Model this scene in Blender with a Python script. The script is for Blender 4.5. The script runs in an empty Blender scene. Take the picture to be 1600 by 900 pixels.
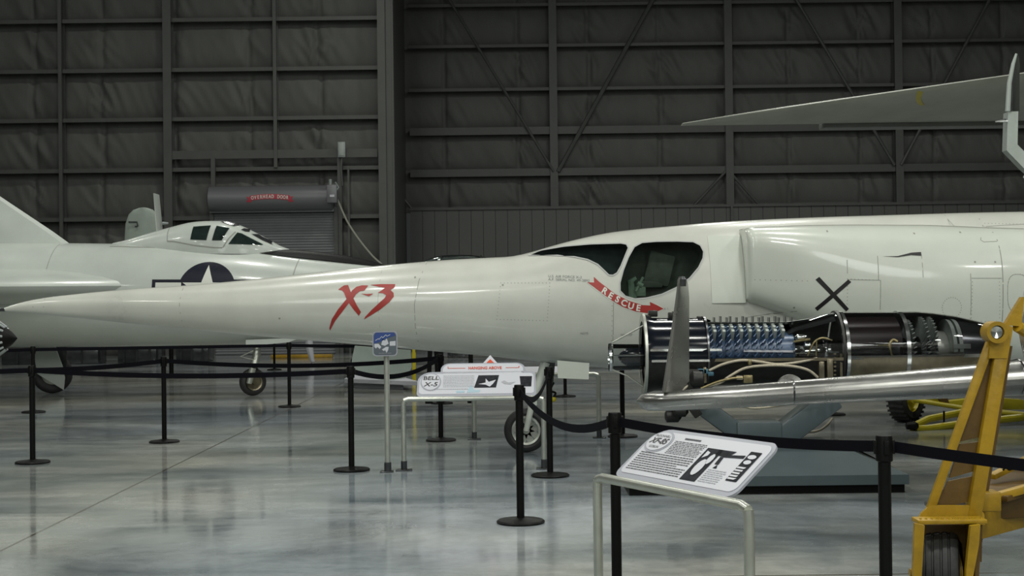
import bpy, bmesh, math, random
from mathutils import Vector, Matrix, noise
from mathutils.bvhtree import BVHTree
from mathutils.geometry import delaunay_2d_cdt
random.seed(7)
C = bpy.context.scene.collection
PI = math.pi
# ---------------------------------------------------------------- camera
FPX = 2150.0; HC = 1.62; PITCH = 0.0084; ROLL = 0.012
F0 = Vector((0, math.cos(PITCH), math.sin(PITCH))); U0 = Vector((0, -math.sin(PITCH), math.cos(PITCH))); R0 = Vector((1, 0, 0))
CU = U0*math.cos(ROLL) + R0*math.sin(ROLL); CR = R0*math.cos(ROLL) - U0*math.sin(ROLL)
cam_d = bpy.data.cameras.new('camera'); cam = bpy.data.objects.new('camera', cam_d); C.objects.link(cam)
cam_d.sensor_width = 36.0; cam_d.lens = FPX/1600*36.0; cam_d.clip_end = 300
M = Matrix.Identity(4)
for i in range(3):
    M[i][0] = CR[i]; M[i][1] = CU[i]; M[i][2] = -F0[i]
M[2][3] = HC
cam.matrix_world = M
bpy.context.scene.camera = cam
def W(px, py, Y):
    "point of the place at depth Y metres seen at that position"
    d = F0 + CR*((px-800)/FPX) + CU*((450-py)/FPX)
    return Vector((0, 0, HC)) + d*(Y/d.y)
def G(px, py):
    "floor point"
    d = F0 + CR*((px-800)/FPX) + CU*((450-py)/FPX)
    return Vector((0, 0, HC)) + d*(-HC/d.z)
# ---------------------------------------------------------------- world, lights, exposure
sc = bpy.context.scene
w = bpy.data.worlds.new('world'); sc.world = w; w.use_nodes = True
w.node_tree.nodes['Background'].inputs[0].default_value = (0.6, 0.66, 0.62, 1)
w.node_tree.nodes['Background'].inputs[1].default_value = 0.05
sc.view_settings.view_transform = 'Standard'; sc.view_settings.look = 'None'
sc.view_settings.gamma = 1; sc.view_settings.use_curve_mapping = False
sc.view_settings.exposure = -0.47
def area(x, y, z, size, power, col=(1.0, 1.0, 0.93), aim=None):
    l = bpy.data.lights.new('ceiling_or_fill_light', 'AREA'); l.shape = 'DISK'; l.size = size; l.energy = power; l.color = col
    o = bpy.data.objects.new('ceiling_or_fill_light', l); C.objects.link(o); o.location = (x, y, z)
    if aim: o.rotation_euler = (Vector(aim)-Vector((x, y, z))).to_track_quat('-Z', 'Y').to_euler()
for x in (-15, -5, 5, 15):
    for y, pw in ((-6, 800), (3, 720), (13, 560), (24, 520), (35, 430)):
        area(x, y, 14.2, 1.3, pw*(({-15: 0.35, -5: 0.75, 5: 1.2, 15: 1.25} if y > 30 else {-15: 0.6, -5: 1.0, 5: 1.0, 15: 1.0})[x]))
# two big soft fill lights, added up behind the photographer to brighten the near sides
area(-8, -9, 9.0, 6.0, 700, (0.96, 1, 0.95), (0, 18, 2)); area(9, -9, 9.0, 6.0, 700, (0.96, 1, 0.95), (3, 18, 2))

# ---------------------------------------------------------------- materials
def mat(name, col, rough=0.5, metal=0.0, var=0.0, vscale=3.0, bump=0.0, bscale=20.0, coat=0.0, stretch=(1, 1, 1), rvar=0.0, spec=None):
    m = bpy.data.materials.new(name); m.use_nodes = True
    nt = m.node_tree; N = nt.nodes; L = nt.links; b = N['Principled BSDF']
    b.inputs['Base Color'].default_value = (*col, 1); b.inputs['Roughness'].default_value = rough
    b.inputs['Metallic'].default_value = metal; b.inputs['Coat Weight'].default_value = coat
    b.inputs['Coat Roughness'].default_value = 0.08
    if spec is not None: b.inputs['Specular IOR Level'].default_value = spec
    tc = N.new('ShaderNodeTexCoord'); mp = N.new('ShaderNodeMapping'); mp.inputs['Scale'].default_value = stretch
    L.new(tc.outputs['Object'], mp.inputs['Vector'])
    if var or rvar:
        n = N.new('ShaderNodeTexNoise'); n.inputs['Scale'].default_value = vscale; n.inputs['Detail'].default_value = 5
        n.inputs['Roughness'].default_value = 0.6
        L.new(mp.outputs[0], n.inputs['Vector'])
        if var:
            r = N.new('ShaderNodeValToRGB'); r.color_ramp.elements[0].position = 0.3; r.color_ramp.elements[1].position = 0.7
            r.color_ramp.elements[0].color = (*[c*(1-var) for c in col], 1); r.color_ramp.elements[1].color = (*[min(1, c*(1+var*0.6)) for c in col], 1)
            L.new(n.outputs[0], r.inputs[0]); L.new(r.outputs[0], b.inputs['Base Color'])
        if rvar:
            mr = N.new('ShaderNodeMapRange'); mr.inputs['To Min'].default_value = max(0.02, rough-rvar); mr.inputs['To Max'].default_value = rough+rvar
            L.new(n.outputs[0], mr.inputs[0]); L.new(mr.outputs[0], b.inputs['Roughness'])
    if bump:
        n2 = N.new('ShaderNodeTexNoise'); n2.inputs['Scale'].default_value = bscale; n2.inputs['Detail'].default_value = 4
        L.new(mp.outputs[0], n2.inputs['Vector'])
        bp = N.new('ShaderNodeBump'); bp.inputs['Strength'].default_value = bump; bp.inputs['Distance'].default_value = 0.03
        L.new(n2.outputs[0], bp.inputs['Height']); L.new(bp.outputs[0], b.inputs['Normal'])
    return m
def glass(name, tint, refl=0.12, rough=0.02):
    m = bpy.data.materials.new(name); m.use_nodes = True
    nt = m.node_tree; N = nt.nodes; L = nt.links; N.remove(N['Principled BSDF'])
    t = N.new('ShaderNodeBsdfTransparent'); t.inputs[0].default_value = (*tint, 1)
    g = N.new('ShaderNodeBsdfGlossy'); g.inputs['Roughness'].default_value = rough
    f = N.new('ShaderNodeFresnel'); f.inputs[0].default_value = 1.5
    ad = N.new('ShaderNodeMath'); ad.operation = 'ADD'; ad.inputs[1].default_value = refl; L.new(f.outputs[0], ad.inputs[0])
    mx = N.new('ShaderNodeMixShader'); L.new(ad.outputs[0], mx.inputs[0]); L.new(t.outputs[0], mx.inputs[1]); L.new(g.outputs[0], mx.inputs[2])
    L.new(mx.outputs[0], N['Material Output'].inputs[0])
    return m
MT = {}
MT['white'] = mat('white_paint', (0.60, 0.635, 0.57), 0.30, 0, 0.07, 1.3, 0.04, 2.2, coat=0.5)
MT['cream'] = mat('aged_white_paint', (0.55, 0.565, 0.51), 0.30, 0, 0.10, 1.6, 0.02, 2.5, coat=0.5, rvar=0.08)
MT['jetwhite'] = mat('cool_white_paint', (0.52, 0.56, 0.52), 0.32, 0, 0.10, 1.2, 0.04, 2.0, coat=0.35)
MT['quilt'] = mat('charcoal_insulation_quilt', (0.098, 0.102, 0.094), 0.62, 0, 0.12, 0.8, 0.55, 1.6, stretch=(1.6, 1, 0.5))
MT['steel'] = mat('dark_painted_steel', (0.078, 0.082, 0.076), 0.5, 0, 0.1, 2)
MT['liner'] = mat('dark_liner_panel', (0.09, 0.094, 0.087), 0.5, 0, 0.06, 1)
MT['ceil'] = mat('ceiling_grey', (0.16, 0.17, 0.16), 0.8)
MT['shutter'] = mat('grey_roller_shutter', (0.22, 0.23, 0.24), 0.4, 0.2, 0.08, 2)
MT['hood'] = mat('grey_door_hood', (0.17, 0.175, 0.185), 0.38, 0.2)
MT['black'] = mat('black_powder_coat', (0.004, 0.0045, 0.004), 0.45, 0, 0.2, 8, spec=0.15)
MT['belt'] = mat('black_webbing', (0.004, 0.004, 0.007), 0.8, 0, 0.1, 40, spec=0.1)
MT['rubber'] = mat('tyre_rubber', (0.02, 0.021, 0.02), 0.6, 0, 0.3, 9, 0.1, 30)
MT['alu'] = mat('brushed_aluminium', (0.56, 0.58, 0.52), 0.33, 0.75, 0.12, 6, 0.03, 12, rvar=0.1)
MT['silver'] = mat('bare_aluminium_skin', (0.38, 0.38, 0.365), 0.27, 0.9, 0.16, 2.5, 0.05, 4, rvar=0.1)
MT['chrome'] = mat('polished_metal', (0.72, 0.74, 0.74), 0.12, 1.0, 0.1, 6, rvar=0.06)
MT['gloss'] = mat('glossy_black_cover', (0.006, 0.008, 0.013), 0.14, 0, 0.2, 8, spec=0.22)
MT['gun'] = mat('gunmetal', (0.11, 0.115, 0.12), 0.22, 0.8, 0.3, 6, rvar=0.08)
MT['casing'] = mat('black_engine_casing', (0.02, 0.02, 0.018), 0.42, 0.3, 0.3, 12, 0.15, 25)
MT['brown'] = mat('heat_stained_metal', (0.24, 0.21, 0.15), 0.3, 0.8, 0.4, 5, rvar=0.1)
MT['blue'] = mat('blue_painted_blades', (0.050, 0.092, 0.17), 0.3, 0.1, 0.3, 25)
MT['vane'] = mat('pale_stator_vanes', (0.36, 0.40, 0.37), 0.5, 0.1, 0.1, 12)
MT['maroon'] = mat('dark_red_liner', (0.022, 0.011, 0.012), 0.3, 0.3, 0.4, 6, stretch=(0.3, 1, 3))
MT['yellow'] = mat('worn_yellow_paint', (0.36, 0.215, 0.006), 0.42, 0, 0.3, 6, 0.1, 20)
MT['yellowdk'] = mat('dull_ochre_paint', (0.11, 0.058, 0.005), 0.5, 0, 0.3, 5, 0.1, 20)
MT['lemon'] = mat('bright_yellow_paint', (0.50, 0.42, 0.015), 0.42, 0, 0.15, 6)
MT['bluegrey'] = mat('blue_grey_paint', (0.085, 0.112, 0.122), 0.4, 0.1, 0.12, 3)
MT['green'] = mat('pale_grey_green_paint', (0.30, 0.35, 0.31), 0.4, 0.1, 0.1, 3)
MT['greywing'] = mat('weathered_grey_paint', (0.34, 0.355, 0.31), 0.42, 0, 0.22, 1.2, 0.05, 5, stretch=(1, 0.35, 1))
MT['greywing2'] = mat('darker_grey_flap_paint', (0.16, 0.165, 0.16), 0.45, 0, 0.15, 2)
MT['red'] = mat('dark_red_marking', (0.36, 0.028, 0.022), 0.4, 0, 0.15, 8)
MT['pink'] = mat('faded_red_ribbon', (0.42, 0.045, 0.07), 0.5)
MT['mark'] = mat('black_marking', (0.008, 0.008, 0.009), 0.45)
MT['navy'] = mat('navy_marking', (0.006, 0.008, 0.02), 0.4, spec=0.2)
MT['wmark'] = mat('white_marking', (0.66, 0.68, 0.62), 0.4)
MT['line'] = mat('panel_seam', (0.27, 0.28, 0.25), 0.5)
MT['dim'] = mat('faint_stencil', (0.22, 0.23, 0.22), 0.5)
MT['rim'] = mat('window_seal', (0.42, 0.43, 0.42), 0.4)
MT['signw'] = mat('sign_face_white', (0.56, 0.57, 0.62), 0.4)
MT['signg'] = mat('sign_border_grey', (0.34, 0.35, 0.40), 0.4)
MT['text'] = mat('printed_grey_text', (0.09, 0.09, 0.10), 0.6, spec=0.2)
MT['textl'] = mat('printed_pale_text', (0.36, 0.37, 0.40), 0.5)
MT['photo'] = mat('printed_dark_photo', (0.018, 0.02, 0.026), 0.6, 0, 0.7, 30, spec=0.15)
MT['pblue'] = mat('printed_pale_blue', (0.36, 0.50, 0.58), 0.5)
MT['sblue'] = mat('sign_blue', (0.035, 0.07, 0.24), 0.35)
MT['sgrey'] = mat('sign_slate', (0.10, 0.12, 0.14), 0.4)
MT['orange'] = mat('orange_red_print', (0.62, 0.08, 0.03), 0.4)
MT['cockpit'] = mat('cockpit_interior', (0.13, 0.15, 0.135), 0.7, 0, 0.4, 6)
MT['cockpitl'] = mat('cockpit_green_fittings', (0.34, 0.46, 0.38), 0.45, 0, 0.3, 9)
MT['hose'] = mat('braided_hose', (0.42, 0.38, 0.29), 0.45, 0.3, 0.2, 60)
MT['brass'] = mat('brass_fitting', (0.30, 0.25, 0.13), 0.35, 0.8, 0.3, 30)
MT['teal'] = mat('teal_fitting', (0.05, 0.13, 0.18), 0.4, 0.2)
MT['ebox'] = mat('grey_electrical_box', (0.30, 0.33, 0.33), 0.45, 0.2, 0.2, 8)
MT['cable'] = mat('pale_conduit', (0.36, 0.36, 0.30), 0.5)
MT['slopelight'] = mat('tan_highlight', (0.34, 0.30, 0.20), 0.6, 0, 0.15, 5)  # colour of the highlight painted on the engine stand's slope
MT['glassg'] = glass('green_tinted_canopy_glass', (0.60, 0.66, 0.61), 0.02)
MT['glassd'] = glass('dark_canopy_glass', (0.40, 0.48, 0.48), 0.02)
MT['acrylic'] = glass('clear_acrylic', (0.88, 0.9, 0.9), 0.05)
MT['smoke'] = glass('smoked_acrylic', (0.74, 0.74, 0.76), 0.03)
def floor_mat():
    m = bpy.data.materials.new('polished_concrete'); m.use_nodes = True
    nt = m.node_tree; N = nt.nodes; L = nt.links; b = N['Principled BSDF']
    tc = N.new('ShaderNodeTexCoord'); sep = N.new('ShaderNodeSeparateXYZ'); L.new(tc.outputs['Object'], sep.inputs[0])
    def nz(scale, detail, st, rough=0.6, dist=0.0):
        mp = N.new('ShaderNodeMapping'); mp.inputs['Scale'].default_value = st; L.new(tc.outputs['Object'], mp.inputs[0])
        n = N.new('ShaderNodeTexNoise'); n.inputs['Scale'].default_value = scale; n.inputs['Detail'].default_value = detail
        n.inputs['Roughness'].default_value = rough; n.inputs['Distortion'].default_value = dist
        L.new(mp.outputs[0], n.inputs['Vector']); return n
    n1 = nz(0.50, 8, (0.45, 1, 1), 0.66, 0.8); n2 = nz(0.22, 3, (1, 1, 1), 0.5); n3 = nz(5, 6, (1, 0.7, 1), 0.7, 0.4)
    r1 = N.new('ShaderNodeValToRGB'); e = r1.color_ramp.elements
    e[0].position = 0.36; e[0].color = (0.13, 0.15, 0.16, 1); e[1].position = 0.64; e[1].color = (0.47, 0.475, 0.455, 1)
    L.new(n1.outputs[0], r1.inputs[0])
    r2 = N.new('ShaderNodeValToRGB'); e = r2.color_ramp.elements
    e[0].position = 0.38; e[0].color = (0.78, 0.86, 0.96, 1); e[1].position = 0.62; e[1].color = (1.0, 0.97, 0.86, 1)
    L.new(n2.outputs[0], r2.inputs[0])
    mx = N.new('ShaderNodeMix'); mx.data_type = 'RGBA'; mx.blend_type = 'MULTIPLY'; mx.inputs['Factor'].default_value = 1
    L.new(r1.outputs[0], mx.inputs['A']); L.new(r2.outputs[0], mx.inputs['B'])
    r3 = N.new('ShaderNodeMapRange'); r3.inputs['From Min'].default_value = 0.3; r3.inputs['From Max'].default_value = 0.7; r3.inputs['To Min'].default_value = 0.8; r3.inputs['To Max'].default_value = 1.12
    L.new(n3.outputs[0], r3.inputs[0])
    mx2 = N.new('ShaderNodeMix'); mx2.data_type = 'RGBA'; mx2.blend_type = 'MULTIPLY'; mx2.inputs['Factor'].default_value = 1
    L.new(mx.outputs['Result'], mx2.inputs['A']); L.new(r3.outputs[0], mx2.inputs['B'])
    # sawn joints: x = -3.4 + 9k ; y = 9.6 + 9k
    def joint(out, c, wd):
        a = N.new('ShaderNodeMath'); a.operation = 'ADD'; a.inputs[1].default_value = -c+900.0-4.5
        L.new(out, a.inputs[0])
        md = N.new('ShaderNodeMath'); md.operation = 'MODULO'; md.inputs[1].default_value = 9.0; L.new(a.outputs[0], md.inputs[0])
        s = N.new('ShaderNodeMath'); s.operation = 'SUBTRACT'; s.inputs[1].default_value = 4.5; L.new(md.outputs[0], s.inputs[0])
        ab = N.new('ShaderNodeMath'); ab.operation = 'ABSOLUTE'; L.new(s.outputs[0], ab.inputs[0])
        l = N.new('ShaderNodeMath'); l.operation = 'LESS_THAN'; l.inputs[1].default_value = wd; L.new(ab.outputs[0], l.inputs[0])
        return l
    j1 = joint(sep.outputs['X'], -3.4-2.0, 0.011); j2 = joint(sep.outputs['Y'], 26.0-21.5, 0.012)
    mj = N.new('ShaderNodeMath'); mj.operation = 'MAXIMUM'; L.new(j1.outputs[0], mj.inputs[0]); L.new(j2.outputs[0], mj.inputs[1])
    mx3 = N.new('ShaderNodeMix'); mx3.data_type = 'RGBA'; L.new(mj.outputs[0], mx3.inputs['Factor'])
    L.new(mx2.outputs['Result'], mx3.inputs['A']); mx3.inputs['B'].default_value = (0.085, 0.075, 0.06, 1)
    L.new(mx3.outputs['Result'], b.inputs['Base Color'])
    rr = N.new('ShaderNodeMapRange'); rr.inputs['From Min'].default_value = 0.3; rr.inputs['From Max'].default_value = 0.7; rr.inputs['To Min'].default_value = 0.05; rr.inputs['To Max'].default_value = 0.16
    L.new(n1.outputs[0], rr.inputs[0]); L.new(rr.outputs[0], b.inputs['Roughness'])
    b.inputs['IOR'].default_value = 1.6
    nb = nz(2.2, 3, (1, 1, 1)); bp = N.new('ShaderNodeBump'); bp.inputs['Strength'].default_value = 0.05; bp.inputs['Distance'].default_value = 0.02
    L.new(nb.outputs[0], bp.inputs['Height']); L.new(bp.outputs[0], b.inputs['Normal'])
    return m
MT['floor'] = floor_mat()
# ---------------------------------------------------------------- helpers
ORG = {}
def tag(o, label=None, cat=None, group=None, kind=None):
    if label: o['label'] = label
    if cat: o['category'] = cat
    if group: o['group'] = group
    if kind: o['kind'] = kind
    return o
def thing(name, label, cat, loc=(0, 0, 0), group=None):
    o = bpy.data.objects.new(name, None); C.objects.link(o); o.location = loc; o.empty_display_size = 0.1
    ORG[o.name] = Vector(loc); return tag(o, label, cat, group)
def finish(bm, name, smooth=True, ang=35):
    bmesh.ops.recalc_face_normals(bm, faces=bm.faces)
    me = bpy.data.meshes.new(name); bm.to_mesh(me); bm.free()
    if smooth and len(me.polygons):
        me.polygons.foreach_set('use_smooth', [True]*len(me.polygons))
        me.set_sharp_from_angle(angle=math.radians(ang))
    return me
def obj(name, bm, m, parent=None, mats=None, label=None, smooth=True, recalc=True):
    if parent is not None: org = ORG[parent.name]
    else:
        vs = [v.co for v in bm.verts]
        org = Vector(((min(v.x for v in vs)+max(v.x for v in vs))/2, (min(v.y for v in vs)+max(v.y for v in vs))/2, min(v.z for v in vs)))
    for v in bm.verts: v.co -= org
    me = finish(bm, name, smooth)
    for mm in (mats or [m]): me.materials.append(mm)
    o = bpy.data.objects.new(name, me); C.objects.link(o)
    if parent is not None: o.parent = parent
    else: o.location = org
    ORG[o.name] = org.copy()
    if label: o['label'] = label
    return o
def struct(name, bm, m, label, parent=None, smooth=True):
    o = obj(name, bm, m, parent, smooth=smooth); return tag(o, label, kind='structure') if parent is None else o
def dup(root, loc, rotz=0.0, label=None, group=None):
    r = root.copy(); C.objects.link(r); r.location = loc; r.rotation_euler = (0, 0, rotz)
    if label: r['label'] = label
    if group: r['group'] = group
    ORG[r.name] = Vector(loc)
    for ch in list(root.children):
        c = ch.copy(); C.objects.link(c); c.parent = r
        for g in ch.children:
            d = g.copy(); C.objects.link(d); d.parent = c
    return r
B = bmesh.new
def box(bm, c, s, rot=None, bev=0.0):
    r = bmesh.ops.create_cube(bm, size=1.0); vs = r['verts']
    bmesh.ops.scale(bm, vec=Vector(s), verts=vs)
    if bev:
        es = {e for v in vs for e in v.link_edges}
        rb = bmesh.ops.bevel(bm, geom=list(es), offset=bev, segments=2, affect='EDGES', profile=0.5); vs = [v for v in rb['verts']] + [v for v in vs if v.is_valid]
        vs = list({v for v in vs if v.is_valid})
    mt = Matrix.Translation(Vector(c)) @ (rot.to_4x4() if rot else Matrix.Identity(4))
    bmesh.ops.transform(bm, matrix=mt, verts=vs)
def bar(bm, p0, p1, wd, ht, bev=0.0, up=Vector((0, 0, 1))):
    "rectangular bar from p0 to p1"
    p0 = Vector(p0); p1 = Vector(p1); d = (p1-p0); L = d.length; x = d.normalized()
    z = (up - x*up.dot(x)); z = z.normalized() if z.length > 1e-4 else Vector((0, 1, 0)); y = z.cross(x)
    R = Matrix((x, y, z)).transposed()
    box(bm, (p0+p1)/2, (L, wd, ht), R, bev)
def ring(bm, pts): return [bm.verts.new(p) for p in pts]
def skin(bm, rings, closed=True, cap=True):
    for a, b in zip(rings[:-1], rings[1:]):
        n = len(a)
        for i in range(n if closed else n-1):
            j = (i+1) % n
            try: bm.faces.new((a[i], a[j], b[j], b[i]))
            except ValueError: pass
    if cap and closed:
        for r in (rings[0], rings[-1]):
            try: bm.faces.new(r)
            except ValueError: pass
def tube(bm, pts, r, seg=10, cap=True):
    pts = [Vector(p) for p in pts]; rs = r if isinstance(r, (list, tuple)) else [r]*len(pts)
    rings = []; ref = None
    for i, p in enumerate(pts):
        t = (pts[min(i+1, len(pts)-1)] - pts[max(i-1, 0)]).normalized()
        if ref is None: ref = Vector((0, 0, 1)) if abs(t.z) < 0.9 else Vector((1, 0, 0))
        n = (ref - t*ref.dot(t)).normalized(); ref = n; b = t.cross(n)
        rings.append(ring(bm, [p + (n*math.cos(2*PI*k/seg) + b*math.sin(2*PI*k/seg))*rs[i] for k in range(seg)]))
    skin(bm, rings, cap=cap)
def spline(pts, n=6):
    pts = [Vector(p) for p in pts]; out = []
    for i in range(len(pts)-1):
        p0 = pts[max(i-1, 0)]; p1 = pts[i]; p2 = pts[i+1]; p3 = pts[min(i+2, len(pts)-1)]
        for k in range(n):
            t = k/n
            out.append(0.5*((2*p1) + (p2-p0)*t + (2*p0-5*p1+4*p2-p3)*t*t + (3*p1-p0-3*p2+p3)*t**3))
    out.append(pts[-1]); return out
def lathe(bm, prof, c, axis='x', seg=32, a0=0.0, a1=2*PI, cap=True):
    "prof: (h, r). axis x: angle 0 faces -y, 90 up"
    full = abs(a1-a0-2*PI) < 1e-6; n = seg if full else seg+1; rings = []
    for h, r in prof:
        pts = []
        for k in range(n):
            a = a0 + (a1-a0)*k/seg
            if axis == 'x': pts.append(Vector((c[0]+h, c[1]-r*math.cos(a), c[2]+r*math.sin(a))))
            elif axis == 'z': pts.append(Vector((c[0]+r*math.cos(a), c[1]+r*math.sin(a), c[2]+h)))
            else: pts.append(Vector((c[0]+r*math.cos(a), c[1]+h, c[2]+r*math.sin(a))))
        rings.append(ring(bm, pts))
    skin(bm, rings, closed=full, cap=cap and full)
def prism(bm, poly, d0, d1):
    "poly: list of world points, extruded from offset vector d0 to d1"
    a = [bm.verts.new(Vector(p)+Vector(d0)) for p in poly]; b = [bm.verts.new(Vector(p)+Vector(d1)) for p in poly]
    bm.faces.new(a); bm.faces.new(b[::-1]); n = len(a)
    for i in range(n): bm.faces.new((a[i], a[(i+1) % n], b[(i+1) % n], b[i]))
def rrect(x0, y0, x1, y1, r, n=5):
    out = []
    rr = r if isinstance(r, (list, tuple)) else [r]*4
    for (cx, cy, a, q) in ((x1-rr[0], y0+rr[0], -PI/2, rr[0]), (x1-rr[1], y1-rr[1], 0, rr[1]), (x0+rr[2], y1-rr[2], PI/2, rr[2]), (x0+rr[3], y0+rr[3], PI, rr[3])):
        for k in range(n+1):
            t = a + PI/2*k/n; out.append((cx+q*math.cos(t), cy+q*math.sin(t)))
    return out
def hermite(xs, ys, x):
    if x <= xs[0]: return ys[0]
    if x >= xs[-1]: return ys[-1]
    for i in range(len(xs)-1):
        if xs[i] <= x <= xs[i+1]: break
    h = xs[i+1]-xs[i]; t = (x-xs[i])/h; s = (ys[i+1]-ys[i])/h
    s0 = (ys[i]-ys[i-1])/(xs[i]-xs[i-1]) if i > 0 else s
    s2 = (ys[i+2]-ys[i+1])/(xs[i+2]-xs[i+1]) if i+2 < len(xs) else s
    m0 = (s0+s)/2 if s0*s > 0 else 0; m1 = (s+s2)/2 if s*s2 > 0 else 0
    if i == 0: m0 = s
    if i+2 >= len(xs): m1 = s
    return (2*t**3-3*t*t+1)*ys[i] + (t**3-2*t*t+t)*h*m0 + (-2*t**3+3*t*t)*ys[i+1] + (t**3-t*t)*h*m1
def bvh_of(o):
    me = o.data; org = ORG[o.name]
    return BVHTree.FromPolygons([v.co+org for v in me.vertices], [tuple(p.vertices) for p in me.polygons])
def project(bm, bvhs, off, y0):
    bad = []
    for v in bm.verts:
        best = None
        for t in bvhs:
            h = t.ray_cast(Vector((v.co.x, y0, v.co.z)), Vector((0, 1, 0)))
            if h[0] is not None and (best is None or h[0].y < best[0].y): best = h
        if best:
            nn = best[1] if best[1].y < 0 else -best[1]
            v.co = best[0] + nn*off
        else: bad.append(v)
    bmesh.ops.delete(bm, geom=bad, context='VERTS')
def slice_grid(bm, g):
    xs = [v.co.x for v in bm.verts]; zs = [v.co.z for v in bm.verts]
    x = math.ceil(min(xs)/g)*g
    while x < max(xs):
        bmesh.ops.bisect_plane(bm, geom=bm.verts[:]+bm.edges[:]+bm.faces[:], plane_co=(x, 0, 0), plane_no=(1, 0, 0)); x += g
    z = math.ceil(min(zs)/g)*g
    while z < max(zs):
        bmesh.ops.bisect_plane(bm, geom=bm.verts[:]+bm.edges[:]+bm.faces[:], plane_co=(0, 0, z), plane_no=(0, 0, 1)); z += g
def conform(name, polys, bvhs, off, m, parent, y0, g=0.05, label=None):
    "flat outlines (x,z) wrapped onto a hull"
    bm = B()
    for poly in polys:
        P = [Vector((p[0], p[1])) for p in poly]
        if sum(P[i-1].x*P[i].y-P[i].x*P[i-1].y for i in range(len(P))) < 0: P.reverse()
        if len(P) > 4:
            vo, eo, fo, *_ = delaunay_2d_cdt(P, [], [list(range(len(P)))], 1, 1e-6)
        else: vo, fo = P, [list(range(len(P)))]
        vs = [bm.verts.new((p[0], 0, p[1])) for p in vo]
        for f in fo:
            try: bm.faces.new([vs[i] for i in f])
            except ValueError: pass
    slice_grid(bm, g); bmesh.ops.remove_doubles(bm, verts=bm.verts, dist=1e-5); project(bm, bvhs, off, y0)
    return obj(name, bm, m, parent, label=label)
def stripq(pts, wd):
    "thin quads along a polyline of (x,z)"
    out = []
    for a, b in zip(pts[:-1], pts[1:]):
        d = Vector((b[0]-a[0], b[1]-a[1])); 
        if d.length < 1e-5: continue
        n = Vector((-d.y, d.x)).normalized()*wd/2
        out.append([(a[0]+n.x, a[1]+n.y), (b[0]+n.x, b[1]+n.y), (b[0]-n.x, b[1]-n.y), (a[0]-n.x, a[1]-n.y)])
    return out
def text_bm(s, size, shear=0.0, bold=0.0, align='CENTER', width=1.0):
    cu = bpy.data.curves.new('t', 'FONT'); cu.body = s; cu.size = size; cu.shear = shear; cu.offset = bold; cu.align_x = align; cu.align_y = 'CENTER'
    cu.resolution_u = 3
    o = bpy.data.objects.new('t', cu); C.objects.link(o); dg = bpy.context.evaluated_depsgraph_get(); dg.update()
    me = bpy.data.meshes.new_from_object(o.evaluated_get(dg)); bm = B(); bm.from_mesh(me)
    bpy.data.objects.remove(o); bpy.data.curves.remove(cu); bpy.data.meshes.remove(me)
    if width != 1.0: bmesh.ops.scale(bm, vec=(width, 1, 1), verts=bm.verts)
    return bm
def join_bm(dst, src, mx=None):
    if mx is not None: bmesh.ops.transform(src, matrix=mx, verts=src.verts)
    me = bpy.data.meshes.new('tmp'); src.to_mesh(me); src.free(); dst.from_mesh(me); bpy.data.meshes.remove(me)
def text_xz(s, size, cx, cz, rot=0.0, **k):
    "text standing in the XZ plane facing -y"
    bm = text_bm(s, size, **k)
    mx = Matrix.Translation((cx, 0, cz)) @ Matrix.Rotation(-rot, 4, 'Y') @ Matrix.Rotation(PI/2, 4, 'X')
    bmesh.ops.transform(bm, matrix=mx, verts=bm.verts); return bm
# ================================================================ ROOM
YL, YR = 43.0, 50.0            # the left wall stands nearer than the right one
XC = -4.05
bm = B(); box(bm, (2, 21.5, -0.05), (70, 63, 0.1)); struct('floor', bm, MT['floor'], 'glossy polished grey concrete floor with sawn joints', smooth=False)
bm = B(); box(bm, (2, 21.5, 16.6), (70, 63, 0.2)); struct('ceiling', bm, MT['ceil'], 'dark hangar ceiling', smooth=False)
bm = B(); box(bm, (-30.1, 21.5, 8.2), (0.2, 63, 16.6)); struct('wall_left', bm, MT['ceil'], 'dark side wall of the hangar', smooth=False)
bm = B(); box(bm, (34.1, 21.5, 8.2), (0.2, 63, 16.6)); struct('wall_right', bm, MT['ceil'], 'dark far side wall of the hangar', smooth=False)
bm = B(); box(bm, (2, -10.1, 8.2), (64, 0.2, 16.6)); struct('wall_front', bm, MT['ceil'], 'dark wall behind the viewer', smooth=False)
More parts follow.
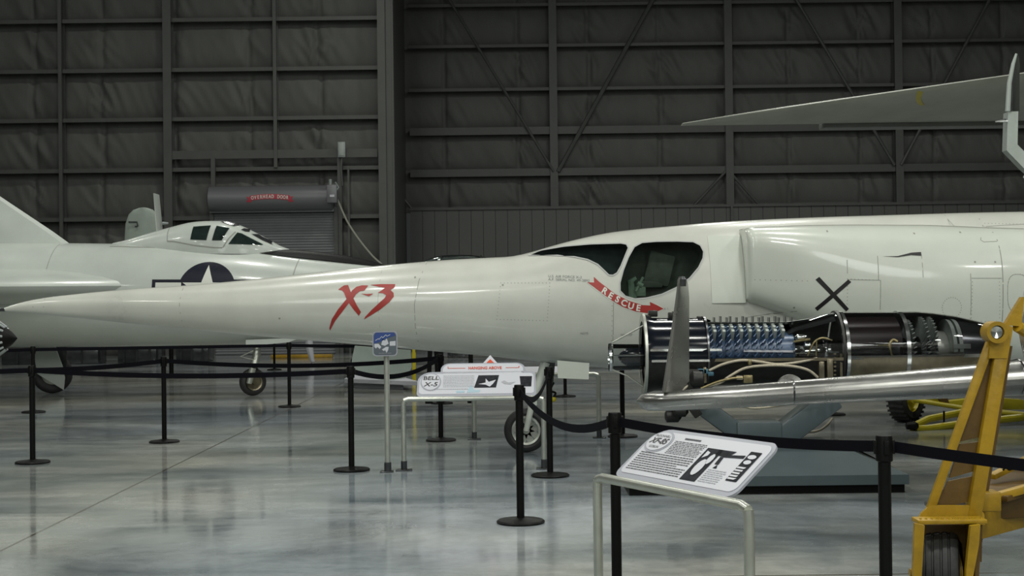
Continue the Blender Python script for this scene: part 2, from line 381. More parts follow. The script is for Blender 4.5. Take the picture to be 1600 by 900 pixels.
def quilt(name, x0, x1, z0, z1, Y, rows, seams, label, seed, skip=None):
    dx = 0.075; dz = 0.085; nx = int((x1-x0)/dx); nz = int((z1-z0)/dz); vs = []; fs = []
    zz = [z0+(z1-z0)*j/nz for j in range(nz+1)]
    def info(z):
        for a, b in zip(rows[:-1], rows[1:]):
            if a <= z <= b: return (z-a)/(b-a), a
        return 0.5, 0
    for j in range(nz+1):
        v, ra = info(zz[j])
        for i in range(nx+1):
            x = x0+(x1-x0)*i/nx
            sh = 0.12*noise.noise(Vector((ra*3.1, seed, x*0.1)))
            ds = min(abs(x-s-sh) for s in seams)
            pil = (math.sin(PI*min(1, max(0, v))))**0.45
            dent = 1-0.75*math.exp(-(ds/0.055)**2)-0.14*math.exp(-(ds/0.35)**2)
            n1 = noise.noise(Vector((x*0.9, ra*2.0+zz[j]*0.6, seed)))
            fold = 1-2*abs(noise.noise(Vector(((x+zz[j]*0.55)*2.6, (zz[j]-x*0.5)*0.55, seed+9))))**0.7
            near = math.exp(-(ds/0.55)**2)
            o = 0.17*pil*dent + 0.045*n1*pil + 0.10*fold*pil*(0.2+near)*(0.4+abs(noise.noise(Vector((x*0.25, ra, seed+4))))*2.0)
            vs.append((x, Y-o, zz[j]))
    for j in range(nz):
        for i in range(nx):
            a = j*(nx+1)+i; fs.append((a, a+1, a+nx+2, a+nx+1))
    me = bpy.data.meshes.new(name); me.from_pydata(vs, [], fs); me.polygons.foreach_set('use_smooth', [True]*len(fs)); me.materials.append(MT['quilt'])
    o = bpy.data.objects.new(name, me); C.objects.link(o); ORG[o.name] = Vector((0, 0, 0)); return tag(o, label, kind='structure')
zr = [W(800, y, YR).z for y in (326, 265, 200, 138, 70, 6)]; zr += [zr[-1]+1.52, zr[-1]+3.04, 16.6]
zl = [W(400, y, YL).z for y in (338, 262, 183, 106, 28)]; zl = [0.0, 1.4, 2.85] + zl + [zl[-1]+1.54, zl[-1]+3.08, 16.6]
sr = [W(p, 200, YR).x for p in (695, 810, 921, 1033, 1147, 1237, 1349, 1463, 1575, 1690, 1800, 1912, 2020, 2140)]
sl = [W(p, 200, YL).x for p in (-450, -320, -190, -70, 48, 155, 270, 388, 497, 640)]
quilt('wall_back_right', XC, 34, zr[0]-0.1, 16.6, YR+0.55, zr, sr, 'charcoal quilted insulation wall behind the long white jet', 3.3)
quilt('wall_back_left', -30, XC+0.2, 0, 16.6, YL+0.5, zl, sl, 'charcoal quilted insulation wall around the roller door', 8.1)
bm = B(); box(bm, (XC+0.15, (YL+YR)/2+0.4, 8.3), (0.12, YR-YL, 16.6)); struct('wall_return', bm, MT['liner'], 'short dark return wall between the two wall planes', smooth=False)
TN = [0]
def trim(bm, label, m='steel', smooth=False):
    TN[0] += 1; return struct('trim_%d' % TN[0], bm, MT[m], label, smooth=smooth)
# C-section girts (web + lip)
def girt(x0, x1, z, Y, h, label):
    bm = B(); box(bm, ((x0+x1)/2, Y+0.22, z), (x1-x0, 0.44, min(h*0.35, 0.05))); box(bm, ((x0+x1)/2, Y, z-h*0.3), (x1-x0, 0.025, h*0.8)); trim(bm, label)
ords = ['lowest', 'second', 'third', 'fourth', 'fifth', 'sixth', 'seventh', 'eighth']
for i, z in enumerate(zr[1:8]):
    girt(XC+0.4, 34, z, YR, 0.34 if i < 2 else 0.13, '%s horizontal steel girt up the right wall' % ords[i])
for i, z in enumerate(zl[3:10]):
    girt(-30, XC, z, YL, 0.14, '%s horizontal steel girt up the left wall' % ords[i])
def column(x, Y, wd, z0, label, dep=0.35):
    bm = B(); box(bm, (x, Y-0.10, (z0+16.5)/2), (wd, 0.03, 16.5-z0)); box(bm, (x, Y+dep/2-0.1, (z0+16.5)/2), (0.03, dep, 16.5-z0)); box(bm, (x, Y+dep-0.1, (z0+16.5)/2), (wd, 0.03, 16.5-z0)); trim(bm, label)
for px, nm in ((863, 'left'), (1137, 'middle'), (1402, 'right'), (1668, 'outer right')):
    column(W(px+2, 200, YR).x, YR, 0.28, zr[0], '%s steel column of the right wall' % nm)
column(W(263, 200, YL).x, YL, 0.26, 0, 'wide steel column left of the roller door')
column(W(96, 200, YL).x, YL, 0.11, 0, 'slim steel post near the left edge'); column(W(-75, 200, YL).x, YL, 0.26, 0, 'steel column off to the left')
column(W(430, 100, YL).x, YL, 0.11, W(430, 262, YL).z, 'slim steel post above the roller door')
bm = B(); x = W(598, 200, YL).x; box(bm, (x, YL-0.22, 8.25), (0.24, 0.05, 16.5)); box(bm, (x+0.24, YL-0.1, 8.25), (0.26, 0.05, 16.5)); box(bm, (x+0.1, YL+0.2, 8.25), (0.05, 0.7, 16.5)); box(bm, (x+0.34, YL+0.1, 8.25), (0.05, 0.5, 16.5))
trim(bm, 'broad steel corner column right of the roller door')
# door header and jambs
a = W(270, 236, YL); b = W(590, 246, YL); bm = B(); box(bm, ((a.x+b.x)/2, YL-0.05, (a.z+b.z)/2), (b.x-a.x, 0.06, 0.26)); trim(bm, 'steel header beam above the roller door')
for px, y0, lab in ((334, 247, 'left steel jamb post of the roller door'), (531, 247, 'right steel jamb post of the roller door'), (545, 262, 'thin pipe post beside the right jamb')):
    p = W(px, y0, YL); bm = B(); box(bm, (p.x, YL-0.1, p.z/2), (0.13 if px != 545 else 0.06, 0.08, p.z)); trim(bm, lab)
# liner wall, ledge
bm = B(); zt = zr[0]; x0, x1 = XC+0.4, 34.0; Yl = YR-0.25
n = int((x1-x0)/0.44)
for i in range(n):
    a = x0+i*0.44
    box(bm, (a+0.22, Yl+0.05, zt/2), (0.425, 0.06, zt))
box(bm, ((x0+x1)/2, Yl+0.12, zt/2), (x1-x0, 0.06, zt))
tag(obj('wall_liner', bm, MT['liner'], smooth=False), 'dark vertical metal liner panels along the foot of the right wall', kind='structure')
bm = B(); box(bm, ((x0+x1)/2, Yl, zt), (x1-x0, 0.14, 0.09)); trim(bm, 'steel ledge on top of the liner panels')
bm = B(); box(bm, (W(1143, 330, Yl).x, Yl-0.05, zt/2), (0.08, 0.1, zt)); trim(bm, 'vertical cover strip on the liner panels')
# diagonal braces
def brace(p, q, Y, r, label):
    bm = B(); tube(bm, [W(*p, Y), W(*q, Y)], r, 8); trim(bm, label, smooth=True)
brace((697, -8), (865, 268), YR-0.12, 0.05, 'thin diagonal brace rod left of the left wall column')
brace((1024, -8), (872, 268), YR-0.12, 0.08, 'thicker diagonal brace pipe right of the left wall column')
brace((1240, -8), (1398, 258), YR-0.12, 0.06, 'diagonal brace left of the right wall column')
brace((1550, -8), (1408, 258), YR-0.12, 0.06, 'diagonal brace right of the right wall column')
brace((612, 288), (645, 328), YR-0.0, 0.05, 'short diagonal brace beside the corner column')
brace((1134, 268), (1084, 322), YR-0.05, 0.05, 'short diagonal brace left of the middle wall column')
brace((1146, 275), (1188, 322), YR-0.05, 0.05, 'short diagonal brace right of the middle wall column')
# roller door
d = bpy.data.objects.new('door_1', None); C.objects.link(d); p0 = W(334, 400, YL); p1 = W(527, 400, YL); d.location = ((p0.x+p1.x)/2, YL-0.25, 0); ORG['door_1'] = Vector(d.location)
tag(d, 'grey roller shutter door with rounded hood in the left wall', kind='structure')
ztop = W(430, 326, YL).z
bm = B(); prof = []; z = 0.0
while z < ztop:
    for k, o in ((0, 0), (0.02, 0.03), (0.045, 0.035), (0.06, 0.01)): prof.append((z+k, o))
    z += 0.085
A = [bm.verts.new((p0.x, YL-0.16-o, zz)) for zz, o in prof]; Bv = [bm.verts.new((p1.x, YL-0.16-o, zz)) for zz, o in prof]
for i in range(len(A)-1): bm.faces.new((A[i], Bv[i], Bv[i+1], A[i+1]))
obj('shutter_curtain', bm, MT['shutter'], d)
for px in (334, 527):
    bm = B(); x = W(px, 400, YL).x; box(bm, (x, YL-0.2, ztop/2), (0.12, 0.12, ztop)); obj('guide_rail', bm, MT['steel'], d)
h0 = W(327, 311, YL-0.5); h1 = W(521, 309, YL-0.5); bm = B(); R = 0.385
lathe(bm, [(0, R-0.06), (0.03, R), (h1.x-h0.x-0.03, R), (h1.x-h0.x, R-0.06)], (h0.x, YL-0.5, h0.z), 'x', 32)
box(bm, ((h0.x+h1.x)/2, YL-0.32, h0.z-0.30), (h1.x-h0.x, 0.3, 0.25)); hood = obj('hood', bm, MT['hood'], d)
t = bvh_of(hood); cx, cz = W(425, 310, YL-0.5).x, W(425, 310, YL-0.5).z
rib = []; rib2 = []
arc = lambda u, v: (cx+u*0.62, cz-0.02+v+0.05*math.cos(u*PI/2*0.95))
for k in range(12):
    u0 = -1+2*k/12; u1 = -1+2*(k+1)/12; rib.append([arc(u0, -0.075), arc(u1, -0.075), arc(u1, 0.075), arc(u0, 0.075)])
for s in (-1, 1): rib.append([arc(s*0.92, -0.13), arc(s*1.18, -0.10), arc(s*1.08, -0.02), arc(s*1.18, 0.06), arc(s*0.92, 0.02)][::s])
conform('logo_ribbon', rib, [t], 0.008, MT['pink'], hood, YL-3, 0.08)
bm = B()
for k, ch in enumerate('OVERHEAD DOOR'):
    if ch == ' ': continue
    u = -0.86+1.72*k/12; q = arc(u, -0.005); join_bm(bm, text_xz(ch, 0.145, q[0], q[1], rot=-u*0.12, bold=0.004, width=0.75))
project(bm, [t], 0.014, YL-3); obj('logo_lettering', bm, MT['wmark'], hood)
# operator box, electrical box, conduit
o = thing('door_operator', 'small grey motor box hung at the right end of the door hood', 'motor', W(519, 318, YL-1.0))
a = W(511, 289, YL-1.0); b = W(527, 317, YL-1.0); bm = B(); box(bm, ((a.x+b.x)/2, YL-0.95, (a.z+b.z)/2), (b.x-a.x, 0.3, a.z-b.z), bev=0.02); obj('housing', bm, MT['hood'], o)
bm = B(); q = W(519, 306, YL-1.1); box(bm, (q.x, YL-1.11, q.z), (0.14, 0.02, 0.07)); obj('name_plate', bm, MT['signw'], o)
bm = B(); tube(bm, [W(516, 292, YL-1.0), W(516, 280, YL-1.0)], 0.05, 8); tube(bm, [W(524, 300, YL-1.0), W(529, 293, YL-1.0), W(524, 285, YL-0.9)], 0.03, 6); obj('chain_wheel', bm, MT['ebox'], o)
e = thing('electrical_box', 'small pale grey electrical box on the beam above the roller door', 'electrical box', W(534, 246, YL-0.3))
a = W(528, 222, YL-0.3); b = W(540, 246, YL-0.3); bm = B(); box(bm, ((a.x+b.x)/2, YL-0.28, (a.z+b.z)/2), (b.x-a.x, 0.2, a.z-b.z), bev=0.015); obj('box_body', bm, MT['ebox'], e)
bm = B(); box(bm, ((a.x+b.x)/2, YL-0.39, (a.z+b.z)/2), ((b.x-a.x)*0.7, 0.02, (a.z-b.z)*0.8), bev=0.005); obj('box_door', bm, MT['vane'], e)
bm = B(); tube(bm, [W(534, 247, YL-0.28), W(533, 262, YL-0.28), W(535, 290, YL-0.28)], 0.03, 6); obj('conduit', bm, MT['steel'], e)
bm = B(); tube(bm, spline([W(522, 300, YL-0.9), W(529, 316, YL-0.7), W(542, 345, YL-0.6), W(560, 373, YL-0.55), W(582, 400, YL-0.5), W(600, 418, YL-0.45), W(601, 440, YL-0.4)], 4), 0.03, 6)
tag(obj('hanging_cable', bm, MT['cable']), 'pale cable slanting down from the door motor to the corner column', 'cable')
# ================================================================ LONG WHITE JET (needle nose)
YX = 14.6
X3 = thing('needle_nose_jet', 'long white needle-nosed jet with red X-3 lettering and rescue arrow', 'airplane', (W(900, 600, YX).x, YX, 0))
def PX(px, py): p = W(px, py, YX); return (p.x, p.z)
prof = [(4, 482, 486), (20, 476.5, 487), (55, 468, 490), (120, 459.5, 497), (200, 452, 505), (290, 446, 514), (400, 436, 525), (500, 425, 533.5), (595, 415, 541.5), (700, 406, 551), (768, 402.5, 557), (800, 400.5, 560.5), (830, 394, 563.5), (862, 384.5, 567), (900, 374.5, 571), (950, 364, 575), (1000, 358, 580), (1050, 353.5, 585), (1100, 349, 589), (1200, 343, 595), (1300, 339, 600), (1400, 336, 603), (1500, 333, 604), (1600, 331, 604), (1900, 328, 600), (2300, 335, 575), (2700, 350, 520), (2900, 360, 480)]
xs = [p[0] for p in prof]
def widen(px):
    return hermite([4, 290, 595, 800, 950, 1100, 1300, 1600, 2300, 2900], [0.015, 0.215, 0.40, 0.50, 0.60, 0.66, 0.70, 0.72, 0.6, 0.25], px)
bm = B(); rings = []; px = 4.0; NS = 72
while px <= 2900:
    tz = PX(px, hermite(xs, [p[1] for p in prof], px)); bz = PX(px, hermite(xs, [p[2] for p in prof], px))
    x = tz[0]; cz = (tz[1]+bz[1])/2; hh = (tz[1]-bz[1])/2; hw = widen(px)
    ex = 2.0 if px < 700 else min(2.5, 2.0+(px-700)/500)
    eg = 0.0 if px < 800 else min(0.22, (px-800)/600)
    pts = []
    for k in range(NS):
        a = 2*PI*k/NS; c = math.cos(a); s = math.sin(a)
        yy = math.copysign(abs(c)**(2/ex), c)*hw; z2 = math.copysign(abs(s)**(2/ex), s)
        if z2 > 0: yy *= 1-eg*z2
        pts.append((x, YX-yy, cz+z2*hh))
    rings.append(ring(bm, pts)); px += 8 if px < 60 else 14
skin(bm, rings); hull = obj('fuselage', bm, MT['cream'], X3)
HB = bvh_of(hull)
# windows
win1 = [(826, 400), (846, 392.5), (880, 387), (920, 383.8), (966, 382.8), (974, 384.5), (976.5, 390), (972, 400), (964, 418), (958, 428), (952, 431.5), (946, 431), (940, 425), (930, 415), (915, 407.5), (895, 403), (870, 401.5)]
win2 = [(998, 382), (1020, 380.3), (1050, 380), (1075, 381), (1085, 386.5), (1089, 396), (1087.5, 406), (1080, 420), (1066, 436), (1046, 450), (1024, 460), (1002, 465.5), (984, 467), (970, 463), (962.5, 455), (962.5, 443), (968, 424), (976, 405), (986, 388.5)]
def grow(poly, d):
    cx = sum(p[0] for p in poly)/len(poly); cy = sum(p[1] for p in poly)/len(poly); out = []
    n = len(poly)
    for i in range(n):
        a = Vector(poly[i-1]); b = Vector(poly[i]); c = Vector(poly[(i+1) % n]); t = (c-a).normalized(); nn = Vector((t.y, -t.x))
        if nn.dot(b-Vector((cx, cy))) < 0: nn = -nn
        out.append(tuple(b+nn*d))
    return out
cut = B()
cutters = []
for k, wn in enumerate((win1, win2)):
    cb = B(); prism(cb, [(*[PX(*p)[0]], YX, PX(*p)[1]) for p in wn], (0, -1.2, 0), (0, -0.05 if k else -0.15, 0))
    bmesh.ops.recalc_face_normals(cb, faces=cb.faces); me = bpy.data.meshes.new('c'); cb.to_mesh(me); cb.free(); me.materials.append(MT['cockpit'])
    co = bpy.data.objects.new('c', me); C.objects.link(co); cutters.append(co)
    md = hull.modifiers.new('b', 'BOOLEAN'); md.operation = 'DIFFERENCE'; md.object = co; md.solver = 'EXACT'
    try: md.material_mode = 'TRANSFER'
    except Exception: pass
org = ORG[hull.name]
for co in cutters: co.location = (0, 0, 0)
bpy.context.view_layer.update()
dg = bpy.context.evaluated_depsgraph_get(); nm = bpy.data.meshes.new_from_object(hull.evaluated_get(dg)); hull.modifiers.clear()
print('BOOL', len(hull.data.polygons), len(nm.polygons), [m_.name for m_ in nm.materials])
nm.name = 'fuselage'; hull.data = nm
nm.set_sharp_from_angle(angle=math.radians(35))
for co in cutters: bpy.data.objects.remove(co)
Y0 = YX-3
PP = lambda poly: [PX(*p) for p in poly]
w1 = conform('windscreen', [PP(win1)], [HB], 0.002, MT['glassd'], X3, Y0, 0.06)
w2 = conform('canopy_window', [PP(win2)], [HB], 0.002, MT['glassg'], X3, Y0, 0.06)
for wn, pr in ((win1, w1), (win2, w2)):
    o_ = PP(grow(wn, 1.4)); i_ = PP(grow(wn, -0.6)); n = len(o_)
    conform('window_seal', [[o_[i], o_[(i+1) % n], i_[(i+1) % n], i_[i]] for i in range(n)], [HB], 0.006, MT['rim'], pr, Y0, 0.06)
# cockpit fittings seen through the glass
bm = B(); q = W(998, 448, YX-0.3); tube(bm, [W(988, 466, YX-0.25), W(985, 440, YX-0.25), W(994, 434, YX-0.25)], [0.05, 0.04, 0.02], 8); tube(bm, [W(994, 455, YX-0.35), W(1005, 433, YX-0.35)], 0.015, 8); tube(bm, [W(996, 442, YX-0.35), W(1004, 447, YX-0.35)], 0.025, 8)
box(bm, (q.x, YX-0.2, q.z-0.05), (0.16, 0.08, 0.1), bev=0.01); obj('cockpit_fittings', bm, MT['cockpitl'], X3)
bm = B(); a = W(1030, 420, YX-0.15); box(bm, (a.x, YX-0.15, a.z), (0.28, 0.1, 0.34), Matrix.Rotation(0.25, 3, 'Y'), 0.03); box(bm, (a.x-0.12, YX-0.15, a.z-0.16), (0.3, 0.1, 0.08), None, 0.02); obj('pilot_seat', bm, MT['cockpit'], X3)
# air intake nacelles
def nacelle(sgn):
    bm = B(); rings = []
    st = [(1147, 363, 471, 0.46), (1150, 361, 473, 0.50), (1162, 359, 477, 0.525), (1190, 357.5, 488, 0.545), (1240, 355.5, 508, 0.58), (1320, 354, 540, 0.61), (1420, 354, 560, 0.62), (1520, 357, 570, 0.6), (1620, 361, 572, 0.56), (1900, 370, 565, 0.5), (2300, 385, 520, 0.3)]
    X = [s[0] for s in st]; px = 1147
    while px <= 2300:
        tz = PX(px, hermite(X, [s[1] for s in st], px)); bz = PX(px, hermite(X, [s[2] for s in st], px)); hy = hermite(X, [s[3] for s in st], px)
        cz = (tz[1]+bz[1])/2; hh = (tz[1]-bz[1])/2; ex = hermite([1147, 1300, 1600], [5.0, 2.7, 2.4], px)
        ex = max(ex, 2.3); pts = []
        for k in range(48):
            a = 2*PI*k/48; c = math.cos(a); s = math.sin(a)
            pts.append((tz[0], YX-sgn*(0.35+math.copysign(abs(c)**(2/ex), c)*hy), cz+math.copysign(abs(s)**(2/ex), s)*hh))
        rings.append(ring(bm, pts)); px += 3 if px < 1165 else 16
    skin(bm, rings); return obj('intake_nacelle', bm, MT['white'], X3)
nac = nacelle(1); nacelle(-1)
NB = bvh_of(nac)
for s in (1, -1):
    if s == 1: bvh_side = HB
    bm = B(); a = PX(1097, 371); b = PX(1148, 473); nr, nc = 14, 8; gr = []
    for i in range(nr+1):
        z = a[1]+(b[1]-a[1])*i/nr; row = []
        for j in range(nc+1):
            x = a[0]+(b[0]-a[0])*j/nc; h = HB.ray_cast(Vector((x, YX-3, z)), Vector((0, 1, 0)))[0]; hy = YX-h.y
            t = j/nc; row.append((x, hy+0.008+0.02*t, z))
        gr.append(row)
    fr = [[bm.verts.new((p[0], YX-s*p[1], p[2])) for p in r] for r in gr]; bk = [[bm.verts.new((p[0], YX-s*0.15, p[2])) for p in r] for r in gr]
    for i in range(nr):
        for j in range(nc): bm.faces.new((fr[i][j], fr[i][j+1], fr[i+1][j+1], fr[i+1][j]))
        for j in (0, nc): bm.faces.new((fr[i][j], fr[i+1][j], bk[i+1][j], bk[i][j]))
    for j in range(nc):
        for i in (0, nr): bm.faces.new((fr[i][j], fr[i][j+1], bk[i][j+1], bk[i][j]))
    obj('intake_splitter', bm, MT['white'], X3)
BV = [HB, NB]
# lettering X-3
c2 = lambda L_: [PX(400+a/4, 425+b/4) for a, b in L_]
logo = [c2([(538, 112), (560, 95), (575, 86), (598, 84), (614, 120), (632, 160), (655, 205), (681, 248), (668, 271), (640, 238), (612, 200), (590, 165), (575, 130), (562, 117)]),
        c2([(722, 87), (700, 118), (672, 122), (650, 140), (634, 165), (602, 200), (562, 252), (522, 300), (485, 361), (481, 347), (500, 292), (540, 232), (585, 178), (606, 152), (624, 118), (650, 95), (684, 86)]),
        c2([(680, 137), (720, 139), (756, 136), (730, 153)]),
        c2([(735, 83), (800, 79), (888, 79), (886, 99), (860, 114), (880, 132), (882, 155), (855, 188), (800, 232), (745, 266), (698, 293), (706, 277), (750, 232), (798, 188), (826, 163), (835, 146), (815, 134), (783, 131), (805, 118), (826, 101), (790, 95)])]
conform('nose_lettering', logo, BV, 0.004, MT['red'], X3, Y0, 0.06, label='dark red brushed X-3 lettering')
c3 = lambda L_: [(800+a/4, 425+b/4) for a, b in L_]
arrow = c3([(493, 35), (525, 66), (560, 93), (620, 140), (700, 180), (780, 205), (828, 208), (824, 186), (868, 206), (907, 227), (860, 248), (808, 273), (815, 254), (740, 244), (660, 215), (590, 172), (530, 127), (490, 96), (452, 68), (494, 70)])
conform('rescue_arrow_border', [PP(grow(arrow, 1.3))], BV, 0.003, MT['wmark'], X3, Y0, 0.06)
conform('rescue_arrow', [PP(arrow)], BV, 0.005, MT['red'], X3, Y0, 0.06, label='red curved rescue arrow')
bm = B()
for ch, a, b, r in (('R', 556, 122, -33), ('E', 592, 150, -31), ('S', 632, 173, -27), ('C', 671, 194, -22), ('U', 712, 212, -15), ('E', 756, 224, -10)):
    q = PX(800+a/4, 425+b/4); join_bm(bm, text_xz(ch, 0.088, q[0], q[1], rot=math.radians(r), bold=0.003))
slice_grid(bm, 0.05); project(bm, BV, 0.008, Y0); obj('rescue_lettering', bm, MT['wmark'], X3)
bm = B()
for s, y in (('U.S. AIR FORCE X-3', 432.5), ('A.F. SERIAL NO. 49-2892', 437.5)):
    q = PX(886 if y > 435 else 880, y+1.2); join_bm(bm, text_xz(s, 0.035, q[0], q[1], rot=-0.05, width=1.15))
for s, u, v in (('NO STEP', 972, 521), ('X  I', 1030, 482), ('x  x', 1052, 482), ('NOTE', 909, 519)):
    q = PX(u, v); join_bm(bm, text_xz(s, 0.03, q[0], q[1]))
project(bm, BV, 0.004, Y0); obj('stencil_lettering', bm, MT['dim'], X3)
c4 = lambda L_: [PX(1200+a/4, 425+b/4) for a, b in L_]
conform('cross_marking', [c4([(176, 56), (197, 39), (372, 226), (357, 242)]), c4([(364, 55), (382, 70), (193, 238), (177, 221)])], BV, 0.004, MT['mark'], X3, Y0, 0.06, label='black painted X marking')
# seams, panels and rivets
q = []; w_ = 0.006
def ln(*p, wd=w_): q.extend(stripq([PX(*a) for a in p], wd))
def riv(pts, step=0.035, s=0.008):
    P = [PX(*a) for a in pts]
    for a, b in zip(P[:-1], P[1:]):
        L_ = math.hypot(b[0]-a[0], b[1]-a[1]); n = max(1, int(L_/step))
        for k in range(n):
            x = a[0]+(b[0]-a[0])*k/n; z = a[1]+(b[1]-a[1])*k/n; q.append([(x-s/2, z-s/2), (x+s/2, z-s/2), (x+s/2, z+s/2), (x-s/2, z+s/2)])
ln((668, 411), (658, 440), (652, 475), (653, 510), (657, 540)); ln((290, 450), (288, 475), (291, 510)); ln((55, 469), (54, 479), (55, 489)); ln((72, 467), (71, 479), (72, 491))
riv([(783, 443), (857, 443), (853, 500), (777, 498), (783, 443)]); ln((952, 470), (952, 575)); riv([(950, 470), (950, 575)], 0.05)
ln((1147, 362), (1240, 357), (1320, 355.5), (1420, 356), (1515, 360), (1600, 362), wd=0.008)
ln((1514, 335), (1516, 360), (1518, 380), (1517, 500), wd=0.009); ln((1467, 338), (1467, 357)); ln((1520, 357), (1600, 352)); riv([(1520, 352), (1600, 354)])
ln((1517, 382), (1497, 383), (1493, 380), (1495, 376)); ln((1472, 437), (1516, 437)); riv([(1472, 437), (1471, 500)]); riv([(1512, 437), (1513, 500)]); riv([(1470, 500), (1514, 500)]); ln((1470, 430), (1470, 500))
riv([(1290, 438), (1338, 440)]); ln((1290, 439), (1338, 440), (1338, 483)); riv([(1290, 438), (1290, 485)])
riv([(1157, 439), (1240, 441)], 0.05); ln((1147, 495), (1180, 490), (1220, 485)); ln((1290, 410), (1290, 430)); ln((1335, 404), (1335, 440)); ln((1400, 404), (1400, 436))
def oval(cx, cy, rx, ry, e=1.0):
    n = 26; pts = []
    for k in range(n+1):
        a = 2*PI*k/n; c = math.cos(a); s = math.sin(a); pts.append((cx+math.copysign(abs(c)**e, c)*rx, cy+math.copysign(abs(s)**e, s)*ry))
    return pts
o_ = oval(1540, 459, 16, 28, 0.7); ln(*o_, wd=0.005); riv(o_); riv(oval(1442, 480, 14, 15))
ln((600, 402+14), (596, 470), (600, 538), wd=0.003)
for u, v in ((1109, 392), (1128, 420), (1215, 480), (1266, 367), (1397, 370), (1467, 368), (1478, 413), (1508, 413), (444, 497), (652, 434), (786, 446)):
    riv([(u, v), (u+1, v)], 1, 0.018)
conform('panel_seams', q, BV, 0.0015, MT['line'], X3, Y0, 0.08)
conform('vent_slot', [PP([(1342, 405), (1365, 404.5), (1385, 399.5), (1400, 398.5), (1400, 404), (1385, 403), (1365, 406)])], BV, 0.004, MT['mark'], X3, Y0, 0.08)
# nose probe
bm = B(); tube(bm, [W(8, 484, YX), W(-60, 484, YX)], [0.02, 0.012], 10); obj('nose_probe', bm, MT['gun'], X3)
# wings, tail (mostly beyond the frame)
def wing(bm, root0, root1, tip0, tip1, th, n=10):
    "root0/1 leading and trailing points"
    rs = []
    for le, te, t_ in ((root0, root1, th), (tip0, tip1, th*0.5)):
        le = Vector(le); te = Vector(te); ch = te-le; up = Vector((0, 0, 1)) if abs((Vector(tip0)-Vector(root0)).normalized().z) < 0.8 else Vector((0, 1, 0)); pts = []
        for k in range(2*n):
            a = PI*k/n; u = 0.5*(1-math.cos(a)) if k <= n else 0.5*(1-math.cos(a)); tt = t_*(math.sqrt(max(0, u))*(1-u)*2.6*0.5)
            pts.append(le+ch*u+up*(tt if k <= n else -tt))
        rs.append(ring(bm, pts))
    skin(bm, rs)
for s in (-1, 1):
    bm = B(); x = 6.3; wing(bm, (x, YX+s*0.6, 1.55), (x+3.2, YX+s*0.6, 1.55), (x+1.4, YX+s*3.4, 1.55), (x+2.6, YX+s*3.4, 1.55), 0.3); obj('wing', bm, MT['white'], X3)
    bm = B(); wing(bm, (11.4, YX+s*0.2, 1.9), (12.8, YX+s*0.2, 1.9), (12.4, YX+s*2.0, 1.9), (13.2, YX+s*2.0, 1.9), 0.15); obj('tailplane', bm, MT['white'], X3)
bm = B(); wing(bm, (9.8, YX, 2.3), (12.6, YX, 2.2), (12.0, YX, 4.0), (13.2, YX, 4.0), 0.2); obj('tail_fin', bm, MT['white'], X3)
for s in (-1, 1):
    bm = B(); tube(bm, [(7.6, YX+s*0.7, 1.2), (7.7, YX+s*1.1, 0.35)], 0.06, 10); obj('main_strut', bm, MT['alu'], X3)
    bm = B(); lathe(bm, [(-0.1, 0.28), (-0.08, 0.34), (0.08, 0.34), (0.1, 0.28)], (7.7, YX+s*1.1, 0.34), 'y', 28); obj('main_wheel', bm, MT['rubber'], X3)
# nose gear
def wheel(cx, cy, cz, r, wd, parent, rotz=0.0, spokes=9, rimm='alu', name='wheel', rimr=0.66):
    wh = None; mx = Matrix.Translation((cx, cy, cz)) @ Matrix.Rotation(rotz, 4, 'Z') @ Matrix.Translation((-cx, -cy, -cz))
    bm = B(); pr = []
    for k in range(9):
        a = PI*k/8; pr.append((-math.cos(a)*wd/2, r-(wd*0.42)*(1-math.sin(a)**0.8)))
    pr = [(-wd/2*0.8, r*rimr)] + pr + [(wd/2*0.8, r*rimr)]
    lathe(bm, pr, (cx, cy, cz), 'y', 40, cap=False)
    bmesh.ops.transform(bm, matrix=mx, verts=bm.verts); wh = obj(name, bm, MT['rubber'], parent)
    bm = B(); lathe(bm, [(-wd/2*0.8, r*rimr), (-wd/2*0.95, r*rimr*0.98), (-wd/2*0.85, r*rimr*0.84), (wd/2*0.85, r*rimr*0.84), (wd/2*0.95, r*rimr*0.98), (wd/2*0.8, r*rimr)], (cx, cy, cz), 'y', 40, cap=False)
    lathe(bm, [(-wd*0.55, r*0.05), (-wd*0.55, r*0.16), (wd*0.55, r*0.16), (wd*0.55, r*0.05)], (cx, cy, cz), 'y', 20)
    if spokes:
        for k in range(spokes):
            a = 2*PI*k/spokes+0.2; bar(bm, (cx+r*0.12*math.cos(a), cy, cz+r*0.12*math.sin(a)), (cx+r*rimr*0.9*math.cos(a), cy, cz+r*rimr*0.9*math.sin(a)), wd*0.5, r*0.12, up=Vector((0, 1, 0)))
    else: lathe(bm, [(-wd*0.25, 0.01), (-wd*0.3, r*rimr*0.9), (wd*0.3, r*rimr*0.9), (wd*0.25, 0.01)], (cx, cy, cz), 'y', 32)
    bmesh.ops.transform(bm, matrix=mx, verts=bm.verts); obj('wheel_rim', bm, MT[rimm], wh); return wh
q0 = W(822, 674, YX); wheel(q0.x, YX, 0.235, 0.235, 0.13, X3, 0.0, 9)
bm = B(); tube(bm, [(q0.x, YX-0.09, 0.235), (q0.x+0.06, YX-0.09, 0.50), W(852, 566, YX-0.05)], [0.03, 0.035, 0.05], 12); tube(bm, [(q0.x, YX+0.09, 0.235), (q0.x+0.06, YX+0.09, 0.50), W(852, 566, YX+0.05)], [0.03, 0.035, 0.05], 12)
box(bm, (q0.x+0.08, YX, 0.53), (0.08, 0.24, 0.06), bev=0.01); obj('nose_strut', bm, MT['white'], X3)
